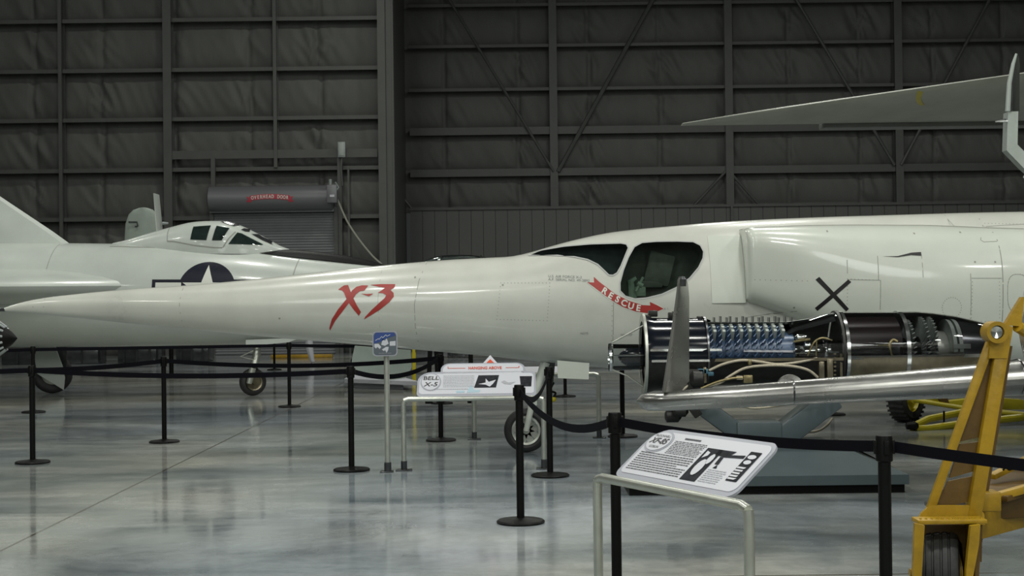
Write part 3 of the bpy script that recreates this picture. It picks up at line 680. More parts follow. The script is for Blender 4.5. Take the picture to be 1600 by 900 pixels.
bm = B(); prism(bm, [W(*p, YX) for p in ((853, 562), (868, 567), (865, 598), (857, 600), (853, 590))], (0, 0.1, 0), (0, 0.14, 0)); obj('gear_leg_fairing', bm, MT['gun'], X3)
bm = B(); prism(bm, [W(*p, YX) for p in ((869, 561), (918, 565), (917, 590), (870, 588))], (0, -0.34, 0), (0, -0.31, 0)); obj('gear_door', bm, MT['white'], X3)
# a small triangular gear bay frame hanging below
bm = B(); tube(bm, spline([W(865, 598, YX-0.1), W(860, 610, YX-0.15), W(868, 614, YX-0.12), W(864, 622, YX-0.1)], 4), 0.012, 6); obj('gear_lanyard', bm, MT['black'], X3)
bm = B(); bmesh.ops.create_icosphere(bm, subdivisions=2, radius=0.03, matrix=Matrix.Translation(W(865, 624, YX-0.1))); obj('yellow_tag', bm, MT['lemon'], X3)
# ================================================================ WHITE DELTA JET (behind, left)
YD = 24.0
D9 = thing('delta_wing_jet', 'white delta-winged jet with framed canopy and star insignia behind the needle nose', 'airplane', (W(200, 600, YD).x, YD, 0))
def PD(px, py): p = W(px, py, YD); return (p.x, p.z)
pf = [(-560, 420, 500, 0.5), (-400, 392, 525, 0.75), (-150, 379, 541, 0.9), (110, 380, 542, 0.92), (300, 384, 541, 0.9), (400, 391, 538, 0.86), (470, 400, 533, 0.8), (540, 408, 526, 0.72), (600, 415, 518, 0.64), (650, 424, 508, 0.54), (655, 430, 503, 0.48)]
X = [p[0] for p in pf]; bm = B(); rings = []; px = -560
def hullrings(px, sc=1.0):
    t = PD(px, hermite(X, [p[1] for p in pf], px)); b = PD(px, hermite(X, [p[2] for p in pf], px)); hw = hermite(X, [p[3] for p in pf], px)
    cz = (t[1]+b[1])/2; hh = (t[1]-b[1])/2
    return ring(bm, [(t[0], YD-math.cos(2*PI*k/64)*hw*sc, cz+math.sin(2*PI*k/64)*hh*sc) for k in range(64)])
while px < 655: rings.append(hullrings(px)); px += 15
rings.append(hullrings(655)); skin(bm, rings); dh = obj('fuselage', bm, MT['jetwhite'], D9); DB = bvh_of(dh)
bm = B(); t = PD(656, 466); lathe(bm, [(0, 0.0), (0, 0.36)], (t[0], YD, t[1]), 'x', 32, cap=False); obj('nose_intake', bm, MT['mark'], dh)
# canopy fairing: stations (px, top, base, halfwidth)
cs = [(176, 380, 386, 0.05), (200, 374.5, 386, 0.18), (235, 364, 387, 0.26), (270, 354.5, 388, 0.32), (300, 347.5, 389, 0.36), (330, 345.3, 390, 0.38), (348, 345.3, 390, 0.38), (378, 353, 391, 0.35), (400, 363.5, 392, 0.29), (425, 377, 393, 0.2), (440, 385, 393, 0.13), (453, 389.5, 394, 0.03)]
X2 = [c[0] for c in cs]; bm = B(); rings = []; px = 176
while px <= 453:
    t = PD(px, hermite(X2, [c[1] for c in cs], px)); b = PD(px, 398); hw = hermite(X2, [c[3] for c in cs], px)*1.25
    H = t[1]-b[1]; rings.append(ring(bm, [(t[0], YD-math.copysign(abs(math.cos(PI*k/32))**0.8, math.cos(PI*k/32))*hw, b[1]+abs(math.sin(PI*k/32))**0.9*H) for k in range(33)])); px += 6
skin(bm, rings, closed=False, cap=False)
can = obj('canopy', bm, MT['jetwhite'], D9); CB = bvh_of(can)
PDL = lambda L_: [PD(*p) for p in L_]; YD0 = YD-4
c6 = lambda L_: PDL([(260+a*0.1375, 330+b*0.1375) for a, b in L_])
panes = [[(355, 190), (550, 175), (520, 342), (338, 335)], [(615, 180), (760, 205), (690, 345), (582, 345)], [(850, 255), (895, 265), (1000, 320), (1128, 385), (1120, 392), (765, 385)]]
for p in panes:
    wp = conform('canopy_window', [c6(p)], [CB], 0.012, MT['glassd'], can, YD0, 0.08)
for p in panes: conform('window_recess', [c6(p)], [CB], 0.006, MT['cockpit'], can, YD0, 0.08)
for p in ([(640, 128), (720, 130), (850, 168), (800, 182), (700, 152)], [(880, 222), (905, 206), (960, 214), (968, 244), (925, 240)], [(972, 216), (1100, 298), (1300, 392), (1235, 392), (1100, 330), (985, 264)]):
    conform('canopy_top_window', [c6(p)], [CB], 0.012, MT['gun'], can, YD0, 0.08)
conform('canopy_seam', stripq(c6([(65, 190), (62, 260), (70, 350)]), 0.012)+stripq(c6([(70, 350), (150, 355), (380, 400), (600, 425), (700, 428)]), 0.02)+stripq(c6([(705, 425), (760, 330), (830, 245)]), 0.02), [CB, DB], 0.005, MT['line'], D9, YD0)
# dark anti-glare panel: on top of the nose
bm = B(); rings = []
for i in range(13):
    px = 405+i*16.5; top = PD(px, hermite(X, [p[1] for p in pf], px)); b_ = PD(px, hermite(X, [p[2] for p in pf], px)); hw = hermite(X, [p[3] for p in pf], px); cz = (top[1]+b_[1])/2; hh = (top[1]-b_[1])/2
    rings.append(ring(bm, [(top[0], YD-math.cos(a)*hw*1.0, cz+0.012+math.sin(a)*hh+0.10*max(0.0, (math.sin(a)-0.925)/0.075)**0.7*math.sin(PI*min(1.0, (i+0.3)/12.3))**0.8) for a in [math.radians(68+44*k/12) for k in range(13)]]))
skin(bm, rings, closed=False, cap=False); obj('antiglare_panel', bm, MT['black'], D9)
# insignia
cxp, cyp, R_ = 340.5, 454.5, 38.5
def circ(r, n=48): return [PD(cxp+r*math.cos(2*PI*k/n), cyp-r*math.sin(2*PI*k/n)) for k in range(n)]
conform('star_insignia', [circ(R_*1.125)], [DB], 0.006, MT['navy'], D9, YD0, 0.1, label='navy roundel with white star and bars')
insig = bpy.data.objects[[o.name for o in D9.children if o.name.startswith('star_insignia')][0]]
for s in (-1, 1):
    conform('insignia_bar_border', [PDL([(cxp+s*R_*0.95, cyp-R_*0.43), (cxp+s*R_*2.14, cyp-R_*0.43), (cxp+s*R_*2.14, cyp+R_*0.33), (cxp+s*R_*0.95, cyp+R_*0.33)])], [DB], 0.005, MT['navy'], insig, YD0, 0.1)
    conform('insignia_bar', [PDL([(cxp+s*R_*1.0, cyp-R_*0.309), (cxp+s*R_*2.0, cyp-R_*0.309), (cxp+s*R_*2.0, cyp+R_*0.2), (cxp+s*R_*1.0, cyp+R_*0.2)])], [DB], 0.008, MT['wmark'], insig, YD0, 0.1)
star = []
for k in range(10):
    r = R_ if k % 2 == 0 else R_*0.382; a = PI/2+k*PI/5; star.append(PD(cxp+r*math.cos(a), cyp-r*math.sin(a)))
conform('insignia_star', [star], [DB], 0.009, MT['wmark'], insig, YD0, 0.1)
conform('panel_seams', stripq(PDL([(473, 402), (466, 440), (464, 470)]), 0.015)+stripq(PDL([(180, 386), (250, 388), (370, 391), (400, 394)]), 0.012)+stripq(PDL([(100, 382), (96, 440)]), 0.008), [DB], 0.003, MT['line'], D9, YD0)
# dorsal fin
bm = B(); rs = []
for (zpx, lx, tx, th) in ((400, 133, -420, 0.24), (380, 108, -420, 0.20), (362, 83, -420, 0.17), (308, 2, -425, 0.13), (200, -160, -440, 0.08)):
    a = PD(lx, zpx); b = PD(tx, zpx); pts = []
    for k in range(24):
        u = 0.5*(1-math.cos(PI*k/12)); sg = 1 if k <= 12 else -1; pts.append((a[0]+(b[0]-a[0])*u, YD+sg*th*math.sqrt(max(0, math.sin(PI*u**0.6))), a[1]))
    rs.append(ring(bm, pts))
skin(bm, rs); obj('tail_fin', bm, MT['jetwhite'], D9)
# delta wings
for s in (-1, 1):
    bm = B(); rs = []; ap = W(232, 453, YD-0.8); z = 1.93
    for f in range(9):
        v = f/8; y = YD+s*(0.55+3.4*v); lx = ap.x+0.25-6.3*v if f else ap.x+0.15; tx = ap.x-8.0; th = 0.33*(1-v*0.78); pts = []
        for k in range(28):
            u = 0.5*(1-math.cos(PI*k/14)); sg = 1 if k <= 14 else -1
            t_ = th*min(1, math.sqrt(u)*2.2)*(1-u**3)
            pts.append((lx+(tx-lx)*u, y, z+sg*t_))
        rs.append(ring(bm, pts))
    skin(bm, rs); obj('delta_wing', bm, MT['jetwhite'], D9)
# nose gear
q0 = W(395, 597, YD); wheel(q0.x, YD, 0.24, 0.24, 0.17, D9, 0.55, 0, 'brown', 'nose_wheel', 0.62)
bm = B(); tube(bm, [(q0.x-0.03, YD-0.17, 0.22), W(395, 575, YD-0.15)], [0.05, 0.06], 10); tube(bm, [W(396, 574, YD-0.08), W(401, 558, YD-0.02), W(402, 535, YD)], [0.09, 0.075, 0.06], 12)
tube(bm, [W(396, 562, YD-0.1), W(376, 557, YD-0.1), W(396, 548, YD-0.1)], 0.018, 6); obj('nose_strut', bm, MT['alu'], D9)
bm = B(); prism(bm, [W(*p, YD-0.5) for p in ((384, 531), (470, 528), (450, 535), (384, 541))], (0, 0, 0), (0, 0.03, 0)); obj('gear_door', bm, MT['jetwhite'], D9)
# main gear
for s, YM in ((1, 25.3), (-1, 22.7)):
    x0 = W(82, 580, 25.3).x-(0.9 if s < 0 else 0); wheel(x0, YM, 0.36, 0.36, 0.2, D9, 0.35, 0, 'alu', 'main_wheel', 0.55)
    bm = B(); tube(bm, [(x0, YM-0.12, 0.36), (x0-0.08, YM-0.1, 1.25)], 0.055, 10); obj('main_strut', bm, MT['gun'], D9)
    if s == 1:
        bm = B(); prism(bm, [W(*p, YM-0.28) for p in ((54, 540), (86, 541), (92, 558), (97, 571), (101, 590), (99, 609), (58, 584), (54, 560))], (0, 0, 0), (0, 0.03, 0)); obj('gear_door', bm, MT['jetwhite'], D9)
        bm = B(); prism(bm, [W(*p, YM-0.1) for p in ((88, 541), (104, 541), (104, 574), (97, 572))], (0, 0, 0), (0, 0.03, 0)); obj('inner_gear_door', bm, MT['gun'], D9)
# ================================================================ things far behind
g = thing('pale_tailplane_jet', 'pale grey-green aircraft with rounded rudder standing behind the delta-winged jet', 'airplane', (W(222, 560, 30).x, 30, 0))
YG = 30.0
bm = B(); rs = []
for y, l, r in ((420, 192, 262), (378, 194.5, 257), (350, 196, 251), (335, 201, 245), (328, 208, 239), (325, 217, 231), (324.3, 222, 227)):
    a = W(l, y, YG); b = W(r, y, YG); pts = [(a.x+(b.x-a.x)*0.5*(1-math.cos(PI*k/8)), YG+0.06*math.sin(PI*k/8*1.0)*(1 if k <= 8 else 1), a.z) for k in range(16)]
    rs.append(ring(bm, pts))
skin(bm, rs); obj('rudder', bm, MT['green'], g)
bm = B(); tube(bm, [W(201, 347, YG-0.1), W(214, 347, YG-0.1), W(215, 353, YG-0.1), W(211, 354, YG-0.1)], 0.018, 6); obj('rudder_hinge', bm, MT['gun'], g)
bm = B(); rs = []
for t, wd in ((0, 5.5), (0.5, 4), (0.95, 1.6), (1, 0.6)):
    px = 250.5-6.2*t; py = 375-(375-303)*t; a = W(px-wd/2, py, YG-0.6); b = W(px+wd/2, py, YG-0.6)
    rs.append(ring(bm, [(a.x+(b.x-a.x)*(0.5+0.5*math.cos(2*PI*k/10)), YG-0.6+0.25*math.sin(2*PI*k/10), a.z) for k in range(10)]))
skin(bm, rs); obj('upright_stabilizer', bm, MT['jetwhite'], g)
bm = B(); tube(bm, [W(254, 349, YG-0.6), W(263, 349, YG-0.6)], [0.04, 0.02], 8); obj('probe', bm, MT['ebox'], g)
bm = B(); a = W(150, 440, YG); b = W(760, 440, YG); rs = []
for k in range(15):
    t = k/14; x = a.x+(b.x-a.x)*t; r = 0.65*math.sin(PI*(0.06+0.9*t))**0.5; rs.append(ring(bm, [(x, YG-r*math.cos(2*PI*j/28), 1.75+0.95*r*math.sin(2*PI*j/28)) for j in range(28)]))
skin(bm, rs); obj('fuselage', bm, MT['green'], g)
for px in (267, 606):
    bm = B(); x = W(px, 500, YG).x; tube(bm, [(x, YG, 1.3), (x, YG, 0.02)], 0.05, 8); lathe(bm, [(0, 0.16), (0.03, 0.16), (0.05, 0.05)], (x, YG, 0), 'z', 20); obj('jury_strut', bm, MT['black'], g)
# bubble canopy beyond the needle nose
YB = 21.0
cpy = thing('bubble_canopy_jet', 'low aircraft with a clear bubble canopy showing above the needle nose', 'airplane', (W(716, 560, YB).x, YB, 0))
a = W(716, 412, YB); bm = B(); rs = []
for i in range(17):
    t = -1+2*i/16; r = math.sqrt(max(0.0004, 1-abs(t)**2.2)); rs.append(ring(bm, [(a.x+t*0.56, YB-0.30*r*math.cos(PI*k/16), a.z-0.0+0.135*r*math.sin(PI*k/16)) for k in range(17)]))
skin(bm, rs, closed=False, cap=False); obj('canopy', bm, MT['glassd'], cpy)
bm = B(); box(bm, (a.x, YB, a.z-0.0), (0.75, 0.4, 0.03)); box(bm, (a.x+0.1, YB, a.z+0.04), (0.2, 0.2, 0.08), None, 0.02); obj('cockpit_sill', bm, MT['gun'], cpy)
for k in (-0.25, 0.35):
    bm = B(); tube(bm, [(a.x+k, YB-0.30*math.cos(PI*j/12)*(1-k*k), a.z+0.135*math.sin(PI*j/12)*(1-k*k)) for j in range(13)], 0.012, 6); obj('canopy_frame', bm, MT['chrome'], cpy)
bm = B(); rs = []
for k in range(13):
    t = k/12; x = a.x-2.0+5.0*t; r = 0.5*math.sin(PI*(0.04+0.9*t))**0.5; rs.append(ring(bm, [(x, YB-r*math.cos(2*PI*j/28), a.z-0.5+r*math.sin(2*PI*j/28)) for j in range(28)]))
skin(bm, rs); obj('fuselage', bm, MT['silver'], cpy)
bm = B(); prism(bm, [W(*p, YB) for p in ((552, 541), (640, 548), (642, 575), (632, 592), (600, 596), (545, 586), (548, 560))], (0, 0.2, 0), (0, 0.3, 0)); obj('lower_fin', bm, MT['green'], cpy)
for p_, q_ in (((735, 530), (736, 590)), ((672, 545), (670, 596)), ((685, 540), (688, 610))):
    bm = B(); tube(bm, [W(*p_, YB), W(*q_, YB)], 0.07 if q_[0] == 688 else 0.035, 8); p = W(*q_, YB); tube(bm, [p, (p.x, p.y, 0.05)], 0.06, 8); obj('support_strut', bm, MT['black'], cpy)
# low white wing on the floor
bm = B(); Yw = 24.2
prism(bm, [G(538, 606), G(560, 592.5), G(600, 594), G(655, 611)], (0, 0, 0.10), (0, 0, 0.17)); prism(bm, [G(550, 605), G(565, 595), G(600, 597), G(630, 608)], (0, 0, 0), (0, 0, 0.10))
tag(obj('low_platform', bm, MT['signw']), 'low white wedge-topped platform lying on the floor beyond the blue post sign', 'platform')
ch = thing('wheeled_trolley', 'dark low trolley with two yellow wheels under the needle-nosed jet', 'trolley', G(590, 589))
p = G(590, 589); bm = B(); box(bm, (p.x, p.y, 0.36), (1.1, 0.4, 0.07), None, 0.02); tube(bm, [(p.x-0.3, p.y, 0.05), (p.x-0.3, p.y, 0.4)], 0.03); tube(bm, [(p.x+0.5, p.y, 0.05), (p.x+0.5, p.y, 0.4)], 0.03); obj('trolley_deck', bm, MT['black'], ch)
for px in (565, 614):
    a = W(px, 589, p.y-0.25); bm = B(); lathe(bm, [(-0.05, 0.05), (-0.04, 0.09), (0.04, 0.09), (0.05, 0.05)], (a.x, a.y, a.z), 'y', 20); obj('trolley_wheel', bm, MT['lemon'], ch)
p = G(647, 601); bm = B(); tube(bm, [(p.x, p.y, 0), (p.x, p.y, 0.62)], 0.04, 12); tube(bm, [(p.x, p.y, 0.62), (p.x, p.y, 1.0)], 0.03, 12); lathe(bm, [(0, 0.06), (0.07, 0.06), (0.12, 0.02)], (p.x, p.y, 0.92), 'z', 16)
tag(obj('yellow_post', bm, MT['lemon']), 'slim yellow post under the nose beside the sign boards', 'post')
a = W(483, 541, 35); b = W(488, 565, 35); bm = B(); rs = [ring(bm, [(p.x+w_*math.cos(2*PI*k/12), p.y+w_*1.6*math.sin(2*PI*k/12), p.z) for k in range(12)]) for p, w_ in ((a+Vector((0, 0, 0.25)), 0.10), (a, 0.10), (b, 0.06))]; skin(bm, rs)
tube(bm, [b, (b.x, b.y, 0.02)], 0.03, 6); lathe(bm, [(0, 0.10), (0.04, 0.10), (0.06, 0.03)], (b.x, b.y, 0), 'z', 20)
tag(obj('white_strut', bm, MT['signw']), 'white tapered strut on a thin leg behind the middle posts', 'strut')
bm = B(); a = W(424, 561.5, 40); b = W(520, 561, 40); box(bm, ((a.x+b.x)/2, 40, 0.05+0.0), (b.x-a.x, 0.2, 0.10), None, 0.02)
tag(obj('yellow_floor_bar', bm, MT['yellow']), 'long yellow bar lying on the floor at the foot of the roller door', 'bar')
for i, (x0, x1, y0, lab) in enumerate(((10, 160, 545, 'long dark low crate along the wall at the far left'), (190, 250, 541, 'dark low crate along the wall right of the first'), (280, 330, 541, 'dark low crate beside the tall post under the star insignia'), (700, 735, 545, 'dark crate behind the sign boards'))):
    a = W(x0, y0, 38+i*0.3); b = W(x1, y0, 38+i*0.3); bm = B(); h = a.z; box(bm, ((a.x+b.x)/2, a.y, h/2), (b.x-a.x, 0.8, h), None, 0.03)
    for k in range(3): x = a.x+(b.x-a.x)*(k+0.5)/3; box(bm, (x, a.y-0.41, h/2), (0.06, 0.04, h*0.95))
    tag(obj('storage_crate', bm, MT['gun']), lab, 'crate', None)
# ================================================================ HANGING GREY WING
hw_ = thing('hanging_grey_jet', 'grey swept wing with a yellow stripe hanging overhead at the right', 'airplane', (8.5, 19, 3.9))
bm = B(); st = []
tip = W(1067, 193, 20.0); n1 = W(1600, 113, 15.8); f1 = W(1600, 190, 20.3); zt_ = tip.z
rs = []
for i in range(12):
    t = i/11; v = t*1.9   # v=1 -> at x of px 1600 near edge
    near = Vector((tip.x+(n1.x-tip.x)*v, 20.0+(15.8-20.0)*(v**0.95 if v > 0 else 0), 0)); far = Vector((near.x, 20.25, 0))
    ch = max(0.10, far.y-near.y); th = min(0.10, 0.015+ch*0.04); y0 = far.y-ch; pts = []
    for k in range(24):
        u = 0.5*(1-math.cos(PI*k/12)); sg = 1 if k <= 12 else -1
        tt = th*math.sqrt(max(0, u))*(1-u)*2.4
        pts.append((near.x, y0+ch*u, zt_+sg*tt*(0.6 if sg > 0 else 0.8)))
    rs.append(ring(bm, pts))
skin(bm, rs); hwing = obj('wing', bm, MT['greywing'], hw_)
# yellow stripe curved across the front of the underside, built on the surface
hb = bvh_of(hwing); bm = B(); xs0 = W(1441, 140, 17.1).x; L_ = []; R2 = []
for k in range(16):
    y = 16.3+1.5*k/15; bow = 0.20*((k/15-0.55)**2)*2+0.298*(y-17.1)
    for lst, dx in ((L_, -0.035), (R2, 0.035)):
        x = xs0+dx+bow-0.08*(k/15); h = hb.ray_cast(Vector((x, y, 2)), Vector((0, 0, 1)))
        lst.append(bm.verts.new(h[0]-Vector((0, 0, 0.006))) if h[0] is not None else None)
for k in range(15):
    if all((L_[k], L_[k+1], R2[k], R2[k+1])): bm.faces.new((L_[k], R2[k], R2[k+1], L_[k+1]))
obj('yellow_stripe', bm, MT['lemon'], hwing)
bm = B(); bar(bm, (4.6, 20.32, zt_-0.02), (8.4, 20.32, zt_-0.02), 0.35, 0.10, 0.02); obj('trailing_flap', bm, MT['greywing2'], hwing)
bm = B(); rs = []
for k in range(15):
    y = 10.5+13*k/14; r = 0.85*math.sin(PI*(0.03+0.92*k/14))**0.45; rs.append(ring(bm, [(9.8+r*math.cos(2*PI*j/32), y, zt_+0.2+r*math.sin(2*PI*j/32)) for j in range(32)]))
skin(bm, rs); obj('fuselage', bm, MT['greywing'], hw_)
for y in (14, 20):
    bm = B(); tube(bm, [(9.8, y, zt_+1.0), (9.8, y, 16.5)], 0.02, 6); obj('hanging_cable', bm, MT['black'], hw_)
# ================================================================ SILVER JET ON CART (right)
S8 = thing('silver_parasite_jet', 'small bare-metal jet whose wing and upright tip fin reach in from the right', 'airplane', (3.85, 8.6, 0))
def aero(bm, secs, n=14):
    "secs: (le, te, thickness, updir)"
    rs = []
    for le, te, th, up in secs:
        le = Vector(le); te = Vector(te); up = Vector(up).normalized(); pts = []
        for k in range(2*n):
            u = 0.5*(1-math.cos(PI*k/n)); sg = 1 if k <= n else -1
            tt = th*0.5*min(1.0, 2.6*math.sqrt(max(0, u)))*(1-u**1.6)
            pts.append(le+(te-le)*u+up*sg*tt)
        rs.append(ring(bm, pts))
    skin(bm, rs)
lt = W(1000, 632, 9.7); le0 = W(1015, 629, 9.62); lr = W(1600, 592, 8.35); lr = lr+(lr-le0)*0.05
bm = B(); secs = []
for t, cho, th in ((-0.030, 0.20, 0.06), (-0.024, 0.34, 0.11), (-0.010, 0.46, 0.135), (0.04, 0.55, 0.145), (0.25, 0.66, 0.165), (0.6, 0.8, 0.19), (1.0, 1.0, 0.24)):
    p = le0+(lr-le0)*t; p.y += 0.0 if t > 0 else 0.15*(-t/0.022)
    secs.append((p, p+Vector((0.15, cho, -0.03)), th, (0, 0, 1)))
aero(bm, secs); obj('wing', bm, MT['silver'], S8)
bm = B()
for t in (0.40, 0.955):
    p = le0+(lr-le0)*t; th = 0.108+0.115*t+0.01; pts = [(p.x+0.15*u, p.y+(0.62+0.4*t)*u-0.006, p.z+s*0.5*(th+0.012)*min(1, 2.6*math.sqrt(u))*(1-u**1.6)) for s, us in ((1, (0.9, 0.6, 0.4, 0.2, 0.1, 0.04, 0.01)), (-1, (0, 0.01, 0.04, 0.1, 0.2, 0.4, 0.6, 0.9))) for u in us]
    tube(bm, pts, 0.005, 6)
obj('wing_seam', bm, MT['gun'], S8)
p = W(1218, 605, 9.15); bm = B(); lathe(bm, [(-0.02, 0.001), (-0.02, 0.09), (0.02, 0.09), (0.02, 0.001)], (p.x+0.12, p.y+0.25, p.z-0.02), 'y', 24); obj('wing_fairing', bm, MT['silver'], S8)
# tip fin
bm = B(); secs = []; Yf = 9.62
for (l, r, y, th) in (((1035, 613), (1066, 613), 613, 0.05), ((1037, 598), (1077, 598), 598, 0.05), ((1048, 525), (1077, 525), 525, 0.045), ((1056, 465), (1077, 465), 465, 0.04), ((1059, 443), (1075, 443), 443, 0.035), ((1061, 434), (1072, 434), 434, 0.02)):
    a = W(l[0], y, Yf-0.02); b = W(r[0], y, Yf+0.16); th2 = th
    secs.append((a, (b.x, b.y, a.z), th2, (0.5, -0.85, 0)))
aero(bm, secs); fin = obj('tip_fin', bm, MT['silver'], S8)
bm = B(); a = W(1066, 434, Yf); lathe(bm, [(-0.05, 0.03), (0.0, 0.033), (0.02, 0.02)], (a.x, a.y+0.02, a.z-0.01), 'z', 12); obj('fin_cap', bm, MT['gun'], fin)
# fuselage (egg body, beyond the frame), nose gets to px ~1592
bm = B(); rs = []; SX = 3.97
for k in range(25):
    t = k/24; y = 7.2+3.9*t; r = 0.72*math.sin(PI*(0.015+0.925*t))**0.55; rs.append(ring(bm, [(0.372*y-0.03+r*0.92+r*0.92*math.cos(2*PI*j/40), y, 1.42+r*1.05*math.sin(2*PI*j/40)) for j in range(40)]))
skin(bm, rs); obj('fuselage', bm, MT['silver'], S8)
# tall tail fin blade with elbow
Yt = 9.5
bm = B(); aero(bm, [(W(1575, 174, Yt), W(1593, 174, Yt+0.1), 0.05, (0.4, -0.9, 0)), (W(1577, 130, Yt), W(1593, 130, Yt+0.1), 0.045, (0.4, -0.9, 0)), (W(1583, 100, Yt), W(1593.5, 100, Yt+0.08), 0.03, (0.4, -0.9, 0)), (W(1587, 85, Yt), W(1591, 85, Yt+0.03), 0.012, (0.4, -0.9, 0))], 8); obj('upper_fin', bm, MT['gun'], S8)
bm = B(); tube(bm, [W(1574.5, 174, Yt-0.03), W(1577, 130, Yt-0.03), W(1583, 100, Yt-0.03), W(1588, 84, Yt-0.03)], [0.018, 0.016, 0.013, 0.008], 8); obj('fin_leading_edge', bm, MT['vane'], S8)
bm = B(); prism(bm, [W(*p, Yt) for p in ((1575, 175), (1591, 174), (1590, 226), (1600, 236), (1625, 262), (1622, 282), (1600, 263), (1573, 235))], (0, 0, 0), (0, 0.09, 0)); obj('lower_fin', bm, MT['vane'], S8)
bm = B(); tube(bm, [W(1574, 188, Yt), W(1555, 190, Yt)], [0.014, 0.006], 8); obj('pitot_tube', bm, MT['chrome'], S8)
bm = B(); tube(bm, [W(1615, 268, Yt+0.05), (4.0, 9.7, 2.0)], [0.08, 0.1], 8); obj('fin_root', bm, MT['vane'], S8)
# ================================================================ YELLOW CART
YC = 6.95
K = thing('yellow_ground_cart', 'worn yellow ground cart with tall braced upright carrying the silver jet', 'cart', (W(1480, 850, YC).x, YC, 0))
def tri(pts, y0, y1, name, m, par=K):
    bm = B(); prism(bm, [W(*p, YC+y0) for p in pts], (0, 0, 0), (0, y1-y0, 0)); return obj(name, bm, MT[m], par)
bm = B(); bar(bm, W(1449, 808, YC), W(1549, 530, YC), 0.035, 0.042, 0.006, up=Vector((1, 0, 0))); obj('upright_rail', bm, MT['yellow'], K)
bm = B(); bar(bm, W(1520, 812, YC), W(1567, 530, YC), 0.05, 0.07, 0.008, up=Vector((1, 0, 0))); obj('upright_rail', bm, MT['yellow'], K)
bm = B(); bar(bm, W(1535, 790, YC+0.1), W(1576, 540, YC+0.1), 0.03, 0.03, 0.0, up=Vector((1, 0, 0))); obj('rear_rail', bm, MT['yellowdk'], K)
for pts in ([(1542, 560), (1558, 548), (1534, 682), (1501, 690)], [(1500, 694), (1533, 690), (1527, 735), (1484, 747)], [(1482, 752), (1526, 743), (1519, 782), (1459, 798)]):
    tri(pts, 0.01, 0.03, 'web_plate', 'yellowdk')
bm = B(); box(bm, ((W(1486, 780, YC).x+0.06), YC+0.2, 0.52), (0.20, 0.24, 0.02)); obj('deck_plate', bm, MT['gun'], K)
tri([(1567, 505), (1583, 511), (1581, 525), (1574, 560), (1545, 560), (1548, 535), (1556, 520)], -0.03, 0.04, 'top_bracket', 'yellow')
rr_ = W(1553.5, 519, YC-0.02)
bm = B(); lathe(bm, [(-0.05, 0.035), (-0.05, 0.055), (0.05, 0.055), (0.05, 0.035), (-0.05, 0.035)], (rr_.x, rr_.y, rr_.z), 'y', 24, cap=False); ro = obj('roller_ring', bm, MT['yellow'], K)
bm = B(); lathe(bm, [(-0.03, 0.0), (-0.035, 0.03), (0.04, 0.035), (0.045, 0.0)], (rr_.x, rr_.y, rr_.z), 'y', 20, cap=False); obj('roller', bm, MT['chrome'], ro)
tri([(1570, 508), (1597, 464), (1601, 464), (1596, 510)], -0.01, 0.03, 'gusset_plate', 'yellow')
# wheel box
tri([(1432, 818), (1440, 802), (1453, 790), (1528, 790), (1538, 803), (1539, 820)], -0.02, 0.0, 'fender_top', 'yellow')
bm = B(); a = W(1432, 815, YC-0.12); b = W(1540, 815, YC-0.12); box(bm, ((a.x+b.x)/2, YC-0.09, a.z), (b.x-a.x, 0.12, 0.022), None, 0.004)
for k in range(12): x = a.x+0.02+(b.x-a.x-0.04)*k/11; lathe(bm, [(0, 0.007), (0.008, 0.005)], (x, YC-0.12, a.z+0.01), 'z', 8)
obj('fender_plate', bm, MT['yellow'], K)
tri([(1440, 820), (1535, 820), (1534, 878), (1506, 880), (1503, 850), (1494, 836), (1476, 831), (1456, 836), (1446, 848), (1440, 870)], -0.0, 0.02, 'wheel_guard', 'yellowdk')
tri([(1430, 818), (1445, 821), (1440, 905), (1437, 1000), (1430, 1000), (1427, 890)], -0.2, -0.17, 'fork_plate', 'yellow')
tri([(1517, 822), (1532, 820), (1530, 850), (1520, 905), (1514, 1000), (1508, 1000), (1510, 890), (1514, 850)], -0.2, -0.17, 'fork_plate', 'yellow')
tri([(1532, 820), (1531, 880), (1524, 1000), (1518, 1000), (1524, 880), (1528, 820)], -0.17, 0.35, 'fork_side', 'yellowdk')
# tyre (seen on its tread)
tc_ = W(1470, 898, YC-0.02); r_ = 0.212; 
bm = B(); pr = [(-0.10, r_*0.62), (-0.108, r_*0.80), (-0.100, r_*0.92), (-0.085, r_*0.97), (-0.065, r_*0.993), (-0.061, r_*0.965), (-0.055, r_*0.965), (-0.051, r_*1.0), (-0.028, r_*1.01), (-0.024, r_*0.98), (-0.017, r_*0.98), (-0.013, r_*1.012), (0.013, r_*1.012), (0.017, r_*0.98), (0.024, r_*0.98), (0.028, r_*1.01), (0.051, r_*1.0), (0.055, r_*0.965), (0.061, r_*0.965), (0.065, r_*0.993), (0.085, r_*0.97), (0.100, r_*0.92), (0.108, r_*0.80), (0.10, r_*0.62)]
lathe(bm, pr, (tc_.x, YC+0.04, r_), 'x', 48, cap=False); bmesh.ops.rotate(bm, verts=bm.verts, cent=(tc_.x, YC+0.04, r_), matrix=Matrix.Rotation(-0.30, 3, 'Z'))
ty = obj('tyre', bm, MT['rubber'], K)
bm = B(); lathe(bm, [(-0.09, 0.0), (-0.09, r_*0.62), (0.09, r_*0.62), (0.09, 0.0)], (tc_.x, YC+0.04, r_), 'x', 32, cap=False); tube(bm, [(tc_.x-0.14, YC+0.04, r_), (tc_.x+0.14, YC+0.04, r_)], 0.02); obj('hub', bm, MT['yellow'], ty)
